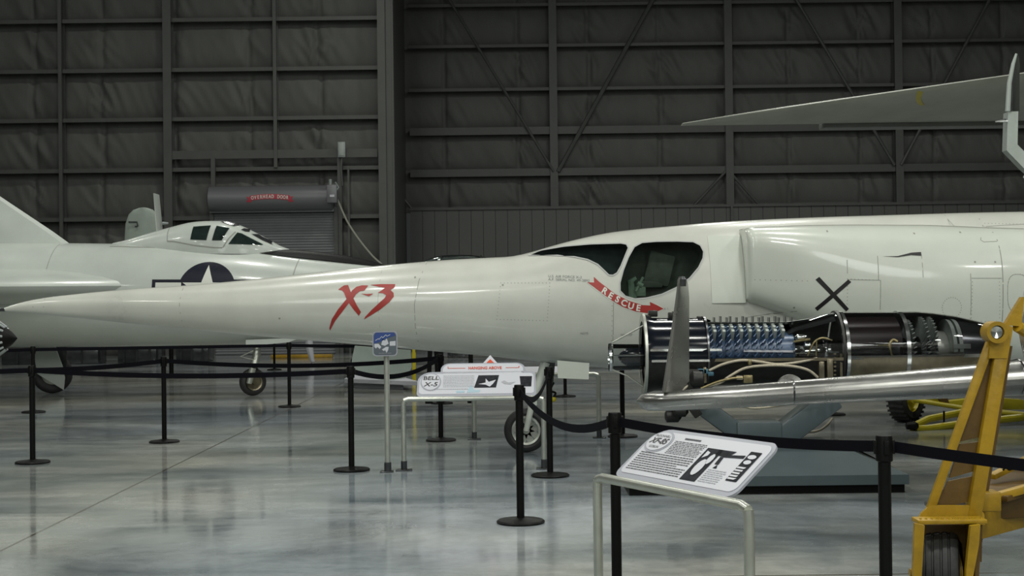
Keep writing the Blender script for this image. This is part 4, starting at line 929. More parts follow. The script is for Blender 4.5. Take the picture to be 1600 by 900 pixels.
# chassis beams running to the right
def beam(pts, y0, y1, m, name='chassis_beam'): return tri(pts, y0, y1, name, m)
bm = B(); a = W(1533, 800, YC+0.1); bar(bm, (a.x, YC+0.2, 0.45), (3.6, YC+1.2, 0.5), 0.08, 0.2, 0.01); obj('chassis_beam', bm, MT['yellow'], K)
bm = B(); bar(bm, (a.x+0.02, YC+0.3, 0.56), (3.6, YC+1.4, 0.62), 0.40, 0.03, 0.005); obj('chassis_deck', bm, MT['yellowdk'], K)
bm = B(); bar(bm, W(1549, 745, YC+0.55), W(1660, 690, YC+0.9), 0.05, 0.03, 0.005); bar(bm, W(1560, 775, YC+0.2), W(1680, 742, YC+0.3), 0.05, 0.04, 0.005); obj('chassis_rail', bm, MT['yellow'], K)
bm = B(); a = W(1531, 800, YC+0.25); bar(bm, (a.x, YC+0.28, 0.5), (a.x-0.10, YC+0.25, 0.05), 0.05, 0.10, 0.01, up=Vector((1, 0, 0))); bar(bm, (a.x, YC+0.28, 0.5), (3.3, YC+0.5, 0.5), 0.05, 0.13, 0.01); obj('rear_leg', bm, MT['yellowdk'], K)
p = W(1526, 792, YC+0.02); bm = B(); box(bm, (p.x+0.06, YC+0.1, p.z+0.02), (0.15, 0.12, 0.10), None, 0.01); obj('clamp_block', bm, MT['yellow'], K)
bm = B(); tube(bm, spline([W(1567, 735, YC+0.5), W(1572, 730, YC+0.5), W(1577, 734, YC+0.5), W(1585, 731, YC+0.5)], 4), 0.006, 6); obj('wire_tie', bm, MT['black'], K)
# carrying cross member up to the jet (beyond frame)
bm = B(); bar(bm, (3.6, YC+1.0, 0.5), (3.6, YC+1.6, 0.8), 0.12, 0.12); tube(bm, [W(1590, 510, YC), (3.5, YC+0.6, 0.95)], 0.03); obj('cradle', bm, MT['yellow'], K)
# ================================================================ YELLOW TOW DOLLY behind
YT = 17.6
T = thing('yellow_tow_dolly', 'bright yellow two-tube tow dolly with knobbly tyre behind the engine stand', 'dolly', G(1440, 655))
tc2 = W(1411, 621, YT); r2 = tc2.z if 0.2 < tc2.z < 0.4 else 0.28
tc2 = Vector((tc2.x+0.04, YT, 0.29)); r2 = 0.29
bm = B(); lathe(bm, [(-0.11, r2*0.55), (-0.12, r2*0.82), (-0.09, r2*0.97), (0.09, r2*0.97), (0.12, r2*0.82), (0.11, r2*0.55)], tc2, 'y', 40, cap=False)
for k in range(26):
    a = 2*PI*k/26
    for s in (-1, 1): bar(bm, (tc2.x+r2*0.975*math.cos(a), YT, tc2.z+r2*0.975*math.sin(a)), (tc2.x+r2*0.95*math.cos(a+0.05), YT+s*0.115, tc2.z+r2*0.95*math.sin(a+0.05)), 0.03, 0.03)
bmesh.ops.rotate(bm, verts=bm.verts, cent=tc2, matrix=Matrix.Rotation(0.75, 3, 'Z')); tt = obj('tyre', bm, MT['rubber'], T)
bm = B(); lathe(bm, [(-0.10, 0.0), (-0.10, 0.05), (-0.04, 0.07), (-0.05, r2*0.5), (-0.09, r2*0.56), (0.08, r2*0.56), (0.08, 0)], tc2, 'y', 28, cap=False); bmesh.ops.rotate(bm, verts=bm.verts, cent=tc2, matrix=Matrix.Rotation(0.75, 3, 'Z')); obj('hub', bm, MT['lemon'], tt)
for p_, q_, r__ in (((1428, 625), (1520, 640), 0.03), ((1520, 640), (1600, 648), 0.035)):
    bm = B(); tube(bm, [W(*p_, YT-0.3), W(*q_, YT-0.6)], r__, 10); obj('axle_tube', bm, MT['lemon'], T)
bm = B(); tube(bm, [W(1424, 668, 16.4), W(1450, 655, 16.6), W(1500, 645, 17.0), W(1560, 625, 17.3)], 0.045, 10); obj('tow_tube', bm, MT['lemon'], T)
bm = B(); tube(bm, [W(1430, 670, 16.4), W(1448, 670, 16.45), W(1510, 661, 16.7), W(1600, 652, 17.0)], 0.045, 10); obj('tow_tube', bm, MT['lemon'], T)
bm = B(); a = W(1424, 668, 16.38); lathe(bm, [(0, 0.04), (0.10, 0.055), (0.14, 0.03)], (a.x-0.06, a.y, 0.06), 'x', 12); obj('tow_eye', bm, MT['black'], T)
bm = B(); prism(bm, [W(*p, YT-0.3) for p in ((1433, 628), (1465, 618), (1472, 614), (1478, 628), (1510, 624), (1560, 622), (1600, 625), (1600, 640), (1520, 640), (1460, 632))], (0, 0, 0), (0, 0.18, 0)); obj('axle_frame', bm, MT['lemon'], T)
bm = B(); prism(bm, [W(*p, YT-0.4) for p in ((1458, 618), (1478, 614), (1484, 632), (1474, 636), (1466, 622))], (0, 0, 0), (0, 0.05, 0)); obj('bracket', bm, MT['yellowdk'], T)
bm = B(); p = W(1475, 655, 16.6); tube(bm, [(p.x, p.y, p.z+0.1), (p.x, p.y, p.z-0.04)], 0.012, 6); obj('lock_pin', bm, MT['black'], T)
# ================================================================ CUTAWAY ENGINE
YE = 12.2
E = thing('cutaway_jet_engine', 'cutaway jet engine with blue compressor stages under clear covers on a stand', 'engine', (W(1250, 700, YE).x, YE, 0))
def EX(px): return W(px, 548, YE).x
AZ = W(1250, 551, YE).z; SE = FPX/YE
def el(name, prof, m, a0=0.0, a1=2*PI, seg=48, par=E, z=None, cap=False):
    bm = B(); x0 = EX(prof[0][0]); lathe(bm, [(EX(p)-x0, r/SE) for p, r in prof], (x0, YE, AZ if z is None else z), 'x', seg, a0, a1, cap); return obj(name, bm, MT[m], par)
D2 = math.radians
LOW = (D2(84), D2(354))     # everything except the near upper quarter
# front case and transition
case = el('front_case', [(1005, 56), (1006, 61), (1012, 59.5), (1020, 57), (1100, 56), (1112, 52)], 'casing', *LOW)
el('front_case_cover', [(1006, 60), (1020, 56.5), (1100, 55.5)], 'gloss', D2(-6), D2(84))
fl = el('front_flange', [(1003, 52), (1003, 64), (1007, 64), (1007, 52), (1003, 52)], 'alu')
el('mid_flange', [(1098, 52), (1098, 59), (1101, 59), (1101, 52)], 'gun')
for a in (95, 140, 175, 20, 50):
    pass
bm = B()
for px, py, wx, hz in ((1020, 490, 14, 10), (1012, 496, 10, 8), (1048, 493, 8, 10), (1055, 489, 10, 5), (1093, 497, 8, 6)):
    p = W(px, py, YE); box(bm, p, (wx/SE, 0.08, hz/SE), None, 0.008)
obj('top_fittings', bm, MT['casing'], E)
# intake cone under clear acrylic, with its metal hoop
z2 = W(980, 558, YE).z
bm = B(); x0 = EX(953); lathe(bm, [(0, 21/SE), (EX(1005)-x0, 20/SE)], (x0, YE, z2), 'x', 40, cap=False); obj('intake_tube', bm, MT['acrylic'], E)
bm = B(); lathe(bm, [(0, 22/SE), (0.02, 22.6/SE), (0.03, 21.5/SE)], (x0-0.01, YE, z2), 'x', 40, cap=False); tube(bm, [(x0, YE-0.12, z2+0.02), (EX(1005), YE-0.12, z2+0.02)], 0.006); obj('intake_hoop', bm, MT['chrome'], E)
bm = B(); lathe(bm, [(0, 0.002), (0.02, 7/SE), (0.08, 14/SE), (EX(1005)-x0-0.06, 15.5/SE)], (x0+0.07, YE, z2), 'x', 32); obj('spinner', bm, MT['gloss'], E)
bm = B(); a = W(957, 535, YE-0.05); 
for s, pts in ((0, [(957, 553), (957, 535), (1005, 509)]), (1, [(955, 577), (980, 587), (1005, 604)])):
    tube(bm, [W(*p, YE-0.06) for p in pts], 0.007, 6)
obj('guard_rods', bm, MT['alu'], E)
# compressor case, lower and far side
cc = el('compressor_case', [(1100, 54), (1112, 50), (1228, 48), (1262, 53), (1290, 60), (1305, 62)], 'casing', *LOW)
el('case_edge', [(1100, 47), (1228, 46), (1262, 51), (1305, 60), (1305, 61), (1262, 53), (1228, 48.5), (1100, 49.5)], 'vane', D2(82), D2(86), 3, cc)
bm = B(); bar(bm, (EX(1100), YE-49/SE, AZ-0.045), (EX(1305), YE-60/SE, AZ-0.045), 0.03, 0.025); obj('split_flange', bm, MT['brown'], cc)
bm = B(); bar(bm, (EX(1012), YE-57/SE, AZ-0.045), (EX(1100), YE-56/SE, AZ-0.045), 0.03, 0.02); bar(bm, (EX(1010), YE-60/SE, AZ+0.05), (EX(1120), YE-52/SE, AZ+0.045), 0.012, 0.02); obj('front_split_flange', bm, MT['chrome'], case)
# case ribs (thin upright fins along the top)
bm = B()
for k in range(15):
    px = 1116+k*8.4+(k % 3)*1.5; p = W(px, 502, YE); box(bm, (p.x, YE+0.02, p.z+0.01), (0.008, 0.10, 0.05+0.02*(k % 2)))
obj('case_ribs', bm, MT['gun'], cc)
# rotor drum and blade rings
el('rotor_drum', [(1075, 22), (1100, 25), (1150, 29), (1228, 33), (1236, 33)], 'blue')
def blade_ring(px, r0, r1, n, chord, tw, m, name, par=E):
    bm = B(); x = EX(px)
    for k in range(n):
        a = 2*PI*k/n; d = Vector((0, -math.cos(a), math.sin(a))); t = Vector((0, math.sin(a), math.cos(a)))
        vs = []
        for r, tws, cw in ((r0, tw*0.6, 1.0), (r1, tw*1.2, 0.85)):
            c = Vector((x, YE, AZ))+d*r/SE; e = Vector((math.cos(tws), 0, 0))+t*math.sin(tws); nn = d.cross(e).normalized()*0.004
            for s, q in ((-1, -1), (1, -1), (1, 1), (-1, 1)): vs.append(bm.verts.new(c+e*s*chord*cw/2+nn*q))
        lo, hi = vs[:4], vs[4:]
        bm.faces.new(lo); bm.faces.new(hi[::-1])
        for i in range(4): bm.faces.new((lo[i], lo[(i+1) % 4], hi[(i+1) % 4], hi[i]))
    lathe(bm, [(-chord*0.42, (r0-1)/SE), (-chord*0.42, (r0+1)/SE), (chord*0.42, (r0+1)/SE), (chord*0.42, (r0-1)/SE)], (x, YE, AZ), 'x', 36, cap=False)
    return obj(name, bm, MT[m], par)
for k in range(10):
    px = 1092+k*14.4-(k*k)*0.12; r0 = 25+k*0.9; blade_ring(px, r0, 45.5-0.2*k, 26, 9/SE, 0.75, 'blue', 'rotor_stage')
    bm = B(); px2 = px+7.0; x = EX(px2)
    for j in range(26):
        a = D2(86+j*9.5)
        if a > D2(330): continue
        d = Vector((0, -math.cos(a), math.sin(a))); c0 = Vector((x, YE, AZ)); r_in = (28+k*1.2)/SE
        bar(bm, c0+d*r_in, c0+d*46.5/SE, 0.004, 5/SE, up=Vector((1, 0, 0)))
    for a in (D2(52), D2(66), D2(80)):
        d = Vector((0, -math.cos(a), math.sin(a))); c0 = Vector((x, YE, AZ)); bar(bm, c0+d*(23+k*1.1)/SE, c0+d*46.5/SE, 0.03, 4.5/SE, up=Vector((1, 0, 0)))
    obj('stator_stage', bm, MT['vane'], E)
bm = B(); bar(bm, (EX(1156), YE-36/SE, AZ+0.03), (EX(1232), YE-36/SE, AZ+0.02), 0.012, 0.018); obj('label_rod', bm, MT['signw'], E)
# mid section: diffuser and combustor parts
el('diffuser_cover', [(1230, 46.5), (1262, 51.5), (1288, 60), (1305, 62.5)], 'acrylic', D2(-6), D2(84))
el('diffuser_liner', [(1228, 33), (1240, 40), (1262, 46), (1300, 57)], 'gun', D2(60), D2(200))
el('inner_shaft', [(1232, 18), (1300, 18), (1320, 12), (1400, 12)], 'chrome')
for i, (px, py, r, ln_) in enumerate(((1252, 527, 5, 20), (1262, 540, 7, 14), (1282, 547, 6, 16), (1246, 546, 5, 12), (1290, 530, 5, 10))):
    p = W(px, py, YE-0.22); bm = B(); x1 = ln_/SE; lathe(bm, [(-x1/2, r*0.3/SE), (-x1*0.35, r/SE), (x1*0.2, r/SE), (x1/2, r*0.5/SE)], p, 'x', 20); obj('burner_nozzle', bm, MT['chrome'], E)
bm = B(); tube(bm, spline([W(1262, 556, YE-0.28), W(1272, 535, YE-0.3), W(1285, 528, YE-0.3), W(1300, 532, YE-0.3)], 5), 0.008, 8); tube(bm, [W(1275, 556, YE-0.3), W(1276, 532, YE-0.3)], 0.006, 6); tube(bm, [W(1240, 534, YE-0.25), W(1266, 530, YE-0.27)], 0.01, 6); obj('fuel_lines', bm, MT['brass'], E)
el('ring_band', [(1303, 56), (1303, 65), (1307, 65.5), (1307, 63)], 'casing')
el('ring_band', [(1309, 62), (1309, 64.5), (1314, 64.5), (1314, 62)], 'chrome')
# combustion case
el('combustion_case', [(1312, 62.5), (1400, 61.5)], 'brown', D2(170), D2(356))
el('combustion_case_far', [(1312, 62.5), (1400, 61.5)], 'casing', D2(84), D2(170))
el('combustion_cover', [(1314, 62.8), (1400, 61.8)], 'smoke', D2(-6), D2(84))
el('combustion_liner', [(1314, 55), (1396, 55)], 'maroon', D2(10), D2(200))
el('inner_liner', [(1314, 28), (1330, 34), (1396, 36)], 'gun', D2(-20), D2(200))
bm = B(); bar(bm, (EX(1312), YE-60/SE, AZ-0.035), (EX(1540), YE-50/SE, AZ-0.03), 0.03, 0.03); obj('rear_split_flange', bm, MT['chrome'], E)
bm = B(); tube(bm, spline([W(1394, 556, YE-0.34), W(1390, 540, YE-0.34), W(1395, 531, YE-0.34), W(1402, 534, YE-0.34)], 4), 0.012, 8); lathe(bm, [(0, 0.004), (0.12, 0.02)], W(1370, 540, YE-0.33), 'x', 12); obj('igniter', bm, MT['brass'], E)
el('ring_band', [(1400, 60.5), (1400, 63.5), (1406, 63.5), (1406, 60.5)], 'chrome')
# turbine and tail cone
tl = [(1406, 62), (1430, 62), (1455, 60), (1490, 55), (1520, 48), (1543, 42)]
el('tail_case', tl, 'brown', D2(180), D2(356)); el('tail_case_far', tl, 'casing', D2(84), D2(180)); el('tail_cover', tl, 'smoke', D2(-6), D2(84))
el('tail_ring', [(1541, 38), (1541, 43.5), (1546, 43.5), (1546, 38)], 'vane')
for px, r0, r1 in ((1416, 20, 50), (1437, 22, 54), (1450, 24, 54)): blade_ring(px, r0, r1, 40, 6/SE, 0.4, 'vane', 'turbine_disc'); el('turbine_hub', [(px-4, 2), (px-4, r0+1), (px+4, r0+1), (px+4, 2)], 'gun')
for px in (1478, 1487): el('turbine_nozzle_ring', [(px-3, 30), (px-3, 50), (px+3, 49), (px+3, 30)], 'vane', D2(0), D2(200), 32)
el('tail_cone', [(1456, 33), (1480, 30), (1505, 22), (1530, 10), (1540, 2)], 'alu')
el('inner_tail_liner', [(1490, 48), (1520, 43), (1540, 38)], 'gun', D2(-6), D2(200))
bm = B(); p = W(1503, 541, YE-0.28); box(bm, p, (26/SE, 0.02, 7/SE)); obj('white_tag', bm, MT['vane'], E)
# hoses, pumps and fittings on the near side of the lower case
YH = YE-0.33
def hose(pts, r, m='hose', y=YH):
    bm = B(); tube(bm, spline([W(a, b, y) for a, b in pts], 6), r, 8); obj('hose', bm, MT[m], E)
hose([(1108, 579), (1130, 569), (1158, 563), (1185, 565), (1212, 569), (1240, 567), (1277, 560)], 0.012)
hose([(1100, 605), (1125, 598), (1140, 588), (1165, 575), (1200, 571), (1235, 572), (1262, 578), (1278, 590)], 0.012, y=YH-0.02)
hose([(1095, 607), (1120, 597), (1145, 591), (1160, 590)], 0.011, 'brass', YH-0.03)
hose([(1060, 615), (1080, 600), (1100, 598)], 0.012)
for nm, px, py, sx, sz, m in (('fuel_pump', 1087, 592, 24, 30, 'casing'), ('valve_body', 1098, 580, 16, 8, 'teal'), ('valve_body', 1110, 584, 9, 6, 'teal'), ('bracket', 1101, 586, 5, 24, 'brown'), ('filter_bowl', 1168, 592, 14, 12, 'brass'), ('fitting', 1155, 590, 10, 6, 'hose'), ('fitting', 1171, 566, 5, 8, 'brass'), ('heat_shield', 1283, 578, 8, 26, 'brown'), ('heat_shield', 1296, 578, 9, 34, 'brown')):
    p = W(px, py, YH-0.0); bm = B(); box(bm, p, (sx/SE, 0.07, sz/SE), None, 0.006)
    if nm in ('filter_bowl', 'fuel_pump'): lathe(bm, [(-sx/SE*0.4, sz/SE*0.3), (-sx/SE*0.2, sz/SE*0.5), (sx/SE*0.4, sz/SE*0.45)], p, 'x', 14)
    obj(nm, bm, MT[m], E)
bm = B(); bar(bm, (EX(1300), YE-0.33, AZ+0.0), (EX(1300), YE-0.33, AZ-0.30), 0.02, 0.02)
for k in range(9): p = W(1304, 553+k*6.5, YE-0.34); box(bm, p, (0.02, 0.03, 0.014))
obj('bolted_strap', bm, MT['brown'], E)
# lower accessory gearbox (dark lumps under the wing tip)
bm = B(); rnd = random.Random(3)
for k in range(16):
    p = W(1040+rnd.random()*50, 622+rnd.random()*28, YE-0.1-rnd.random()*0.2); s = 0.03+rnd.random()*0.05
    if k % 2: box(bm, p, (s*1.6, s*1.5, s), Matrix.Rotation(rnd.random(), 3, 'Y'), 0.006)
    else: lathe(bm, [(-s, s*0.4), (-s*0.8, s*0.8), (s*0.6, s*0.8), (s, s*0.3)], p, 'x', 12)
bar(bm, W(1060, 600, YE-0.1), W(1062, 640, YE-0.15), 0.1, 0.16); obj('gearbox', bm, MT['casing'], E)
bm = B(); tube(bm, spline([W(1150, 628, YE-0.2), W(1170, 637, YE-0.2), W(1200, 636, YE-0.2), W(1240, 628, YE-0.2), W(1270, 622, YE-0.2)], 5), 0.012, 8); tube(bm, spline([W(1165, 628, YE-0.1), W(1185, 637, YE-0.1), W(1230, 632, YE-0.1)], 5), 0.01, 8); obj('drain_pipes', bm, MT['hose'], E)
# ---- stand
ST = thing('engine_stand', 'blue-grey engine stand with V arms rising from a low hipped base', 'stand', (W(1200, 775, YE).x, YE, 0))
def arm(p, q, wd):
    bm = B(); bar(bm, W(*p, YE), W(*q, YE), 0.30, wd, 0.015, up=Vector((0, 0, 1))); obj('stand_arm', bm, MT['bluegrey'], ST)
arm((1088, 628), (1172, 690), 0.16); arm((1300, 620), (1196, 700), 0.20)
for s in (-1, 1):
    bm = B(); a = W(1100 if s < 0 else 1292, 632 if s < 0 else 622, YE); tube(bm, [(a.x, YE, a.z), (a.x, YE, AZ-0.32)], 0.06, 12); obj('saddle', bm, MT['bluegrey'], ST)
bm = B(); a = W(1152, 660, YE-0.17); b = W(1222, 705, YE-0.17); box(bm, ((a.x+b.x)/2, YE, (a.z+b.z)/2), (b.x-a.x, 0.34, a.z-b.z), None, 0.01); obj('stand_hub', bm, MT['bluegrey'], ST)
Y1, Y2 = 11.27, 13.1; x0 = W(978, 775, Y1).x; x1 = W(1421, 775, Y1).x
bm = B(); box(bm, ((x0+x1)/2, (Y1+Y2)/2, 0.035), (x1-x0-0.06, Y2-Y1-0.06, 0.07)); obj('plinth', bm, MT['black'], ST)
bm = B(); r0 = ring(bm, [(x0, Y1, 0.07), (x1, Y1, 0.07), (x1, Y2, 0.07), (x0, Y2, 0.07)]); r1 = ring(bm, [(x0, Y1, 0.15), (x1, Y1, 0.15), (x1, Y2, 0.15), (x0, Y2, 0.15)])
ax0, ax1 = W(1085, 700, 12).x, W(1300, 700, 12).x; r2_ = ring(bm, [(ax0, 11.95, 0.345), (ax1, 11.95, 0.345), (ax1, 12.45, 0.345), (ax0, 12.45, 0.345)]); skin(bm, [r0, r1, r2_])
obj('base', bm, MT['bluegrey'], ST)
bm = B(); e0 = Vector((x1, Y1+0.02, 0.15)); n = Vector((0, 0, 0.012)); bm.faces.new([bm.verts.new(v) for v in (Vector((x1-0.03, Y1+0.25, 0.166)), Vector((x1-0.03, Y2-0.1, 0.166)), Vector((ax1+0.12, 12.4, 0.335)), Vector((ax1+0.12, 12.0, 0.335)))]); obj('slope_highlight', bm, MT['slopelight'], ST)  # light tan highlight on the base slope, laid on as a coloured sheet
bm = B(); p = G(1240, 677); tube(bm, spline([Vector((p.x, p.y, 0.012)), Vector((*G(1275, 675).xy, 0.012)), Vector((*G(1292, 665).xy, 0.012)), Vector((*G(1300, 655).xy, 0.012))], 6), 0.012, 6)
tag(obj('floor_cable', bm, MT['hose']), 'thin cable curving over the floor behind the engine stand', 'cable')
# ================================================================ STANCHIONS
def post_mesh():
    bm = B(); lathe(bm, [(0, 0.172), (0.012, 0.176), (0.022, 0.165), (0.034, 0.06), (0.04, 0.04)], (0, 0, 0), 'z', 40); b_ = bm
    return b_
def stanchion(px, Y, label, first=[None]):
    x = W(px, 600, Y).x; loc = (x, Y, 0)
    if first[0] is None:
        r = thing('belt_stanchion', label, 'stanchion', loc, 'black belt barrier posts')
        bm = post_mesh(); bmesh.ops.translate(bm, vec=loc, verts=bm.verts); obj('base', bm, MT['black'], r)
        bm = B(); lathe(bm, [(0.03, 0.028), (0.89, 0.028)], loc, 'z', 20); obj('pole', bm, MT['black'], r)
        bm = B(); lathe(bm, [(0.885, 0.030), (0.89, 0.037), (0.99, 0.037), (1.0, 0.034)], loc, 'z', 24)
        for a in (0, PI/2, PI, -PI/2): box(bm, (x+0.035*math.cos(a), Y+0.035*math.sin(a), 0.95), (0.022, 0.022, 0.062), None, 0.003)
        obj('belt_head', bm, MT['black'], r); first[0] = r; return r
    return dup(first[0], loc, 0, label)
SP = {}
for key, px, Y, lab in (
    ('A', 50, 14.15, 'black belt post standing nearest the left edge of the picture'),
    ('B', 256, 16.1, 'black belt post in front of the star insignia, below the needle nose'),
    ('C', 548, 13.2, 'black belt post just left of the blue-topped post sign'),
    ('D', 811, 10.0, 'black belt post in front of the spoked nose wheel, left of the pair there'),
    ('H', 858, 12.6, 'black belt post just right of the spoked nose wheel'),
    ('F', 960, 7.48, 'black belt post rising behind the left end of the angled text panel'),
    ('E', 1380, 6.08, 'black belt post in the foreground left of the yellow cart'),
    ('G', 452, 21.3, 'black belt post right of the delta-winged jet\'s nose wheel'),
    ('J', 52, 20.8, 'black belt post far back, directly behind the leftmost post'),
    ('I', 688, 15.9, 'black belt post under the needle nose behind the long sign board'),
    ('K', 972, 16.1, 'black belt post half hidden below the engine\'s clear intake cone'),
    ('L', 883, 22.8, 'black belt post far back between the nose wheel and the engine'),
    ('N', 1300, 18.7, 'black belt post behind the right arm of the engine stand'),
    ('Q', 429, 33.0, 'tiny distant black belt post by the roller door'),
    ('R', 690, 21.6, 'black belt post far back behind the long sign board')):
    SP[key] = stanchion(px, Y, lab)
def belt(owner, p, q, sag=0.02, z=0.95, wd=0.05, y0=None, y1=None):
    bm = B(); p = Vector(p); q = Vector(q); n = 16; d = (q-p); d.z = 0; nn = Vector((-d.y, d.x, 0)).normalized()*0.0012
    rs = []
    for k in range(n+1):
        t = k/n; c = p+(q-p)*t; zz = c.z-4*sag*t*(1-t); rs.append(ring(bm, [(c.x+nn.x, c.y+nn.y, zz+wd/2), (c.x-nn.x, c.y-nn.y, zz+wd/2), (c.x-nn.x, c.y-nn.y, zz-wd/2), (c.x+nn.x, c.y+nn.y, zz-wd/2)]))
    skin(bm, rs); return obj('belt', bm, MT['belt'], owner)
for k in SP: ORG[SP[k].name] = Vector(SP[k].location)
def hd(k): return Vector((SP[k].location.x, SP[k].location.y, 0.95))
def bb(a, b, sag=0.02):
    p, q = hd(a), hd(b); d = (q-p).normalized()*0.04; belt(SP[a], p+d, q-d, sag)
bb('A', 'C', 0.05); bb('A', 'B', 0.02); bb('B', 'I', 0.07); bb('C', 'I', 0.12); bb('H', 'D', 0.14); bb('D', 'F', 0.13); bb('F', 'E', 0.03); bb('J', 'G', 0.0); bb('G', 'L', 0.05)
belt(SP['E'], hd('E')+Vector((0.04, 0, 0)), (2.72, 4.5, 0.95), 0.02); belt(SP['A'], hd('A')-Vector((0.04, 0, 0)), hd('A')+Vector((-2.5, 0.4, 0.0)), 0.02); belt(SP['J'], hd('J')-Vector((0.04, 0, 0)), hd('J')+Vector((-2.5, 0.2, 0)), 0.02)
# ================================================================ SIGN STANDS
def xf(o3, ux, uy):
    uz = ux.cross(uy).normalized(); m = Matrix.Identity(4)
    for i in range(3): m[i][0] = ux[i]; m[i][1] = uy[i]; m[i][2] = uz[i]; m[i][3] = o3[i]
    return m
def stand_frame(root, pL, pR, r=0.024, zr_=0.70, base=True):
    pL = Vector(pL); pR = Vector(pR); d = (pR-pL).normalized(); rc = 0.05
    def corner(p, s): return [Vector((p.x, p.y, zr_-rc)), Vector((p.x, p.y, zr_-rc*0.3))+d*s*rc*0.1, Vector((p.x, p.y, zr_))+d*s*rc]
    bm = B(); tube(bm, [corner(pL, 1)[1], corner(pL, 1)[2], corner(pR, -1)[2], corner(pR, -1)[1]], r, 16); obj('rail', bm, MT['alu'], root)
    for p, s in ((pL, 1), (pR, -1)):
        bm = B(); tube(bm, [Vector((p.x, p.y, 0.005)), Vector((p.x, p.y, zr_-rc)), corner(p, s)[1]], r, 16); leg = obj('leg', bm, MT['alu'], root)
        bm = B(); lathe(bm, [(0, 0.03), (0.08, 0.03), (0.085, 0.026)], (p.x, p.y, 0.008), 'z', 16); box(bm, (p.x, p.y, 0.006), (0.15, 0.11, 0.012), None, 0.002); obj('foot_flange', bm, MT['gun'], leg)
def panel_plate(root, mx, outline, th, m, name='sign_board', lift=0.0):
    bm = B(); a = [bm.verts.new((x, y, lift)) for x, y in outline]; b = [bm.verts.new((x, y, lift-th)) for x, y in outline]; bm.faces.new(a); bm.faces.new(b[::-1]); n = len(a)
    for i in range(n): bm.faces.new((a[i], b[i], b[(i+1) % n], a[(i+1) % n]))
    bmesh.ops.transform(bm, matrix=mx, verts=bm.verts); return obj(name, bm, MT[m], root)
def flat(root, mx, polys, m, name, lift=0.003):
    bm = B()
    for p in polys:
        try: bm.faces.new([bm.verts.new((x, y, lift)) for x, y in p])
        except ValueError: pass
    bmesh.ops.triangulate(bm, faces=bm.faces[:]); bmesh.ops.transform(bm, matrix=mx, verts=bm.verts); return obj(name, bm, MT[m], root)
def ftext(root, mx, items, m, name, lift=0.004):
    bm = B()
    for s, size, x, y, k in items: join_bm(bm, text_bm(s, size, **k), Matrix.Translation((x, y, lift)))
    bmesh.ops.transform(bm, matrix=mx, verts=bm.verts); return obj(name, bm, MT[m], root)
def ell(cx, cy, rx, ry, n=32): return [(cx+rx*math.cos(2*PI*k/n), cy+ry*math.sin(2*PI*k/n)) for k in range(n)]
def rows(x0, x1, y0, y1, n, rnd, ind=0.0):
    out = []; h = (y0-y1)/n
    for k in range(n):
        y = y0-h*k; xe = x1-(0.3*rnd.random()*(x1-x0) if k % 5 == 4 else 0.01*rnd.random()); x = x0+ind*(y-y1)/(y0-y1)
        while x < xe-0.004:
            wd = min(xe-x, 0.008+0.022*rnd.random()); out.append([(x, y), (x+wd, y), (x+wd, y-h*0.38), (x, y-h*0.38)]); x += wd+0.004
    return out
# --- angled panel in the foreground
pL = Vector((*W(934, 800, 7.05).xy, 0)); pR = Vector((*W(1170, 800, 5.98).xy, 0))
F1 = thing('text_panel_stand', 'angled white text panel reading XF-85 on a tubular metal stand in the foreground', 'sign', ((pL+pR)/2))
stand_frame(F1, pL, pR, zr_=0.708)
d = (pR-pL).normalized(); L1 = (pR-pL).length; perp = Vector((-d.y, d.x, 0)); perp = perp if perp.y > 0 else -perp
uy = (perp*math.cos(D2(38))+Vector((0, 0, 1))*math.sin(D2(38))).normalized(); mx = xf(pL+Vector((0, 0, 0.730))+perp*0.01, d, uy)
x0, x1, H_ = 0.13, L1-0.13, 0.36
ol = rrect(x0, 0, x1, H_, [0.06, 0.06, 0.13, 0.05], 6); bd = panel_plate(F1, mx, ol, 0.012, 'signg')
flat(F1, mx, [rrect(x0+0.022, 0.03, x1-0.02, H_-0.022, [0.045, 0.045, 0.10, 0.035], 6)], 'signw', 'sign_face', 0.002)
flat(F1, mx, [ell(x0+0.115, H_-0.095, 0.10, 0.078)], 'signg', 'title_badge', 0.004); flat(F1, mx, [ell(x0+0.115, H_-0.095, 0.088, 0.066)], 'signw', 'badge_face', 0.006)
ftext(F1, mx, [('McDONNELL', 0.022, x0+0.115, H_-0.058, {}), ('XF-85', 0.055, x0+0.115, H_-0.095, dict(shear=0.25, bold=0.001)), ('GOBLIN', 0.022, x0+0.115, H_-0.136, {})], 'mark', 'badge_lettering', 0.008)
rnd = random.Random(5); tx1 = x0+0.50
flat(F1, mx, rows(x0+0.235, tx1, H_-0.075, 0.19, 9, rnd)+rows(x0+0.05, tx1, 0.185, 0.05, 9, rnd), 'text', 'body_text', 0.004)
flat(F1, mx, [[(x0+0.29, H_-0.048), (x0+0.42, H_-0.048), (x0+0.42, H_-0.058), (x0+0.29, H_-0.058)]], 'text', 'heading_text', 0.004)
px0 = tx1+0.015
flat(F1, mx, [[(px0, 0.05), (px0+0.12, 0.05), (px0+0.12, 0.27), (px0, 0.27)], [(px0+0.09, 0.27), (px0+0.22, 0.27), (px0+0.20, 0.245), (px0+0.30, 0.255), (px0+0.30, 0.235), (px0+0.17, 0.225), (px0+0.09, 0.235)], [(px0+0.14, 0.225), (px0+0.165, 0.225), (px0+0.175, 0.175), (px0+0.145, 0.175)], [(px0+0.155, 0.15), (px0+0.185, 0.15), (px0+0.17, 0.175)], rrect(px0+0.31, 0.09, px0+0.39, 0.285, 0.004)], 'photo', 'printed_photos', 0.004)
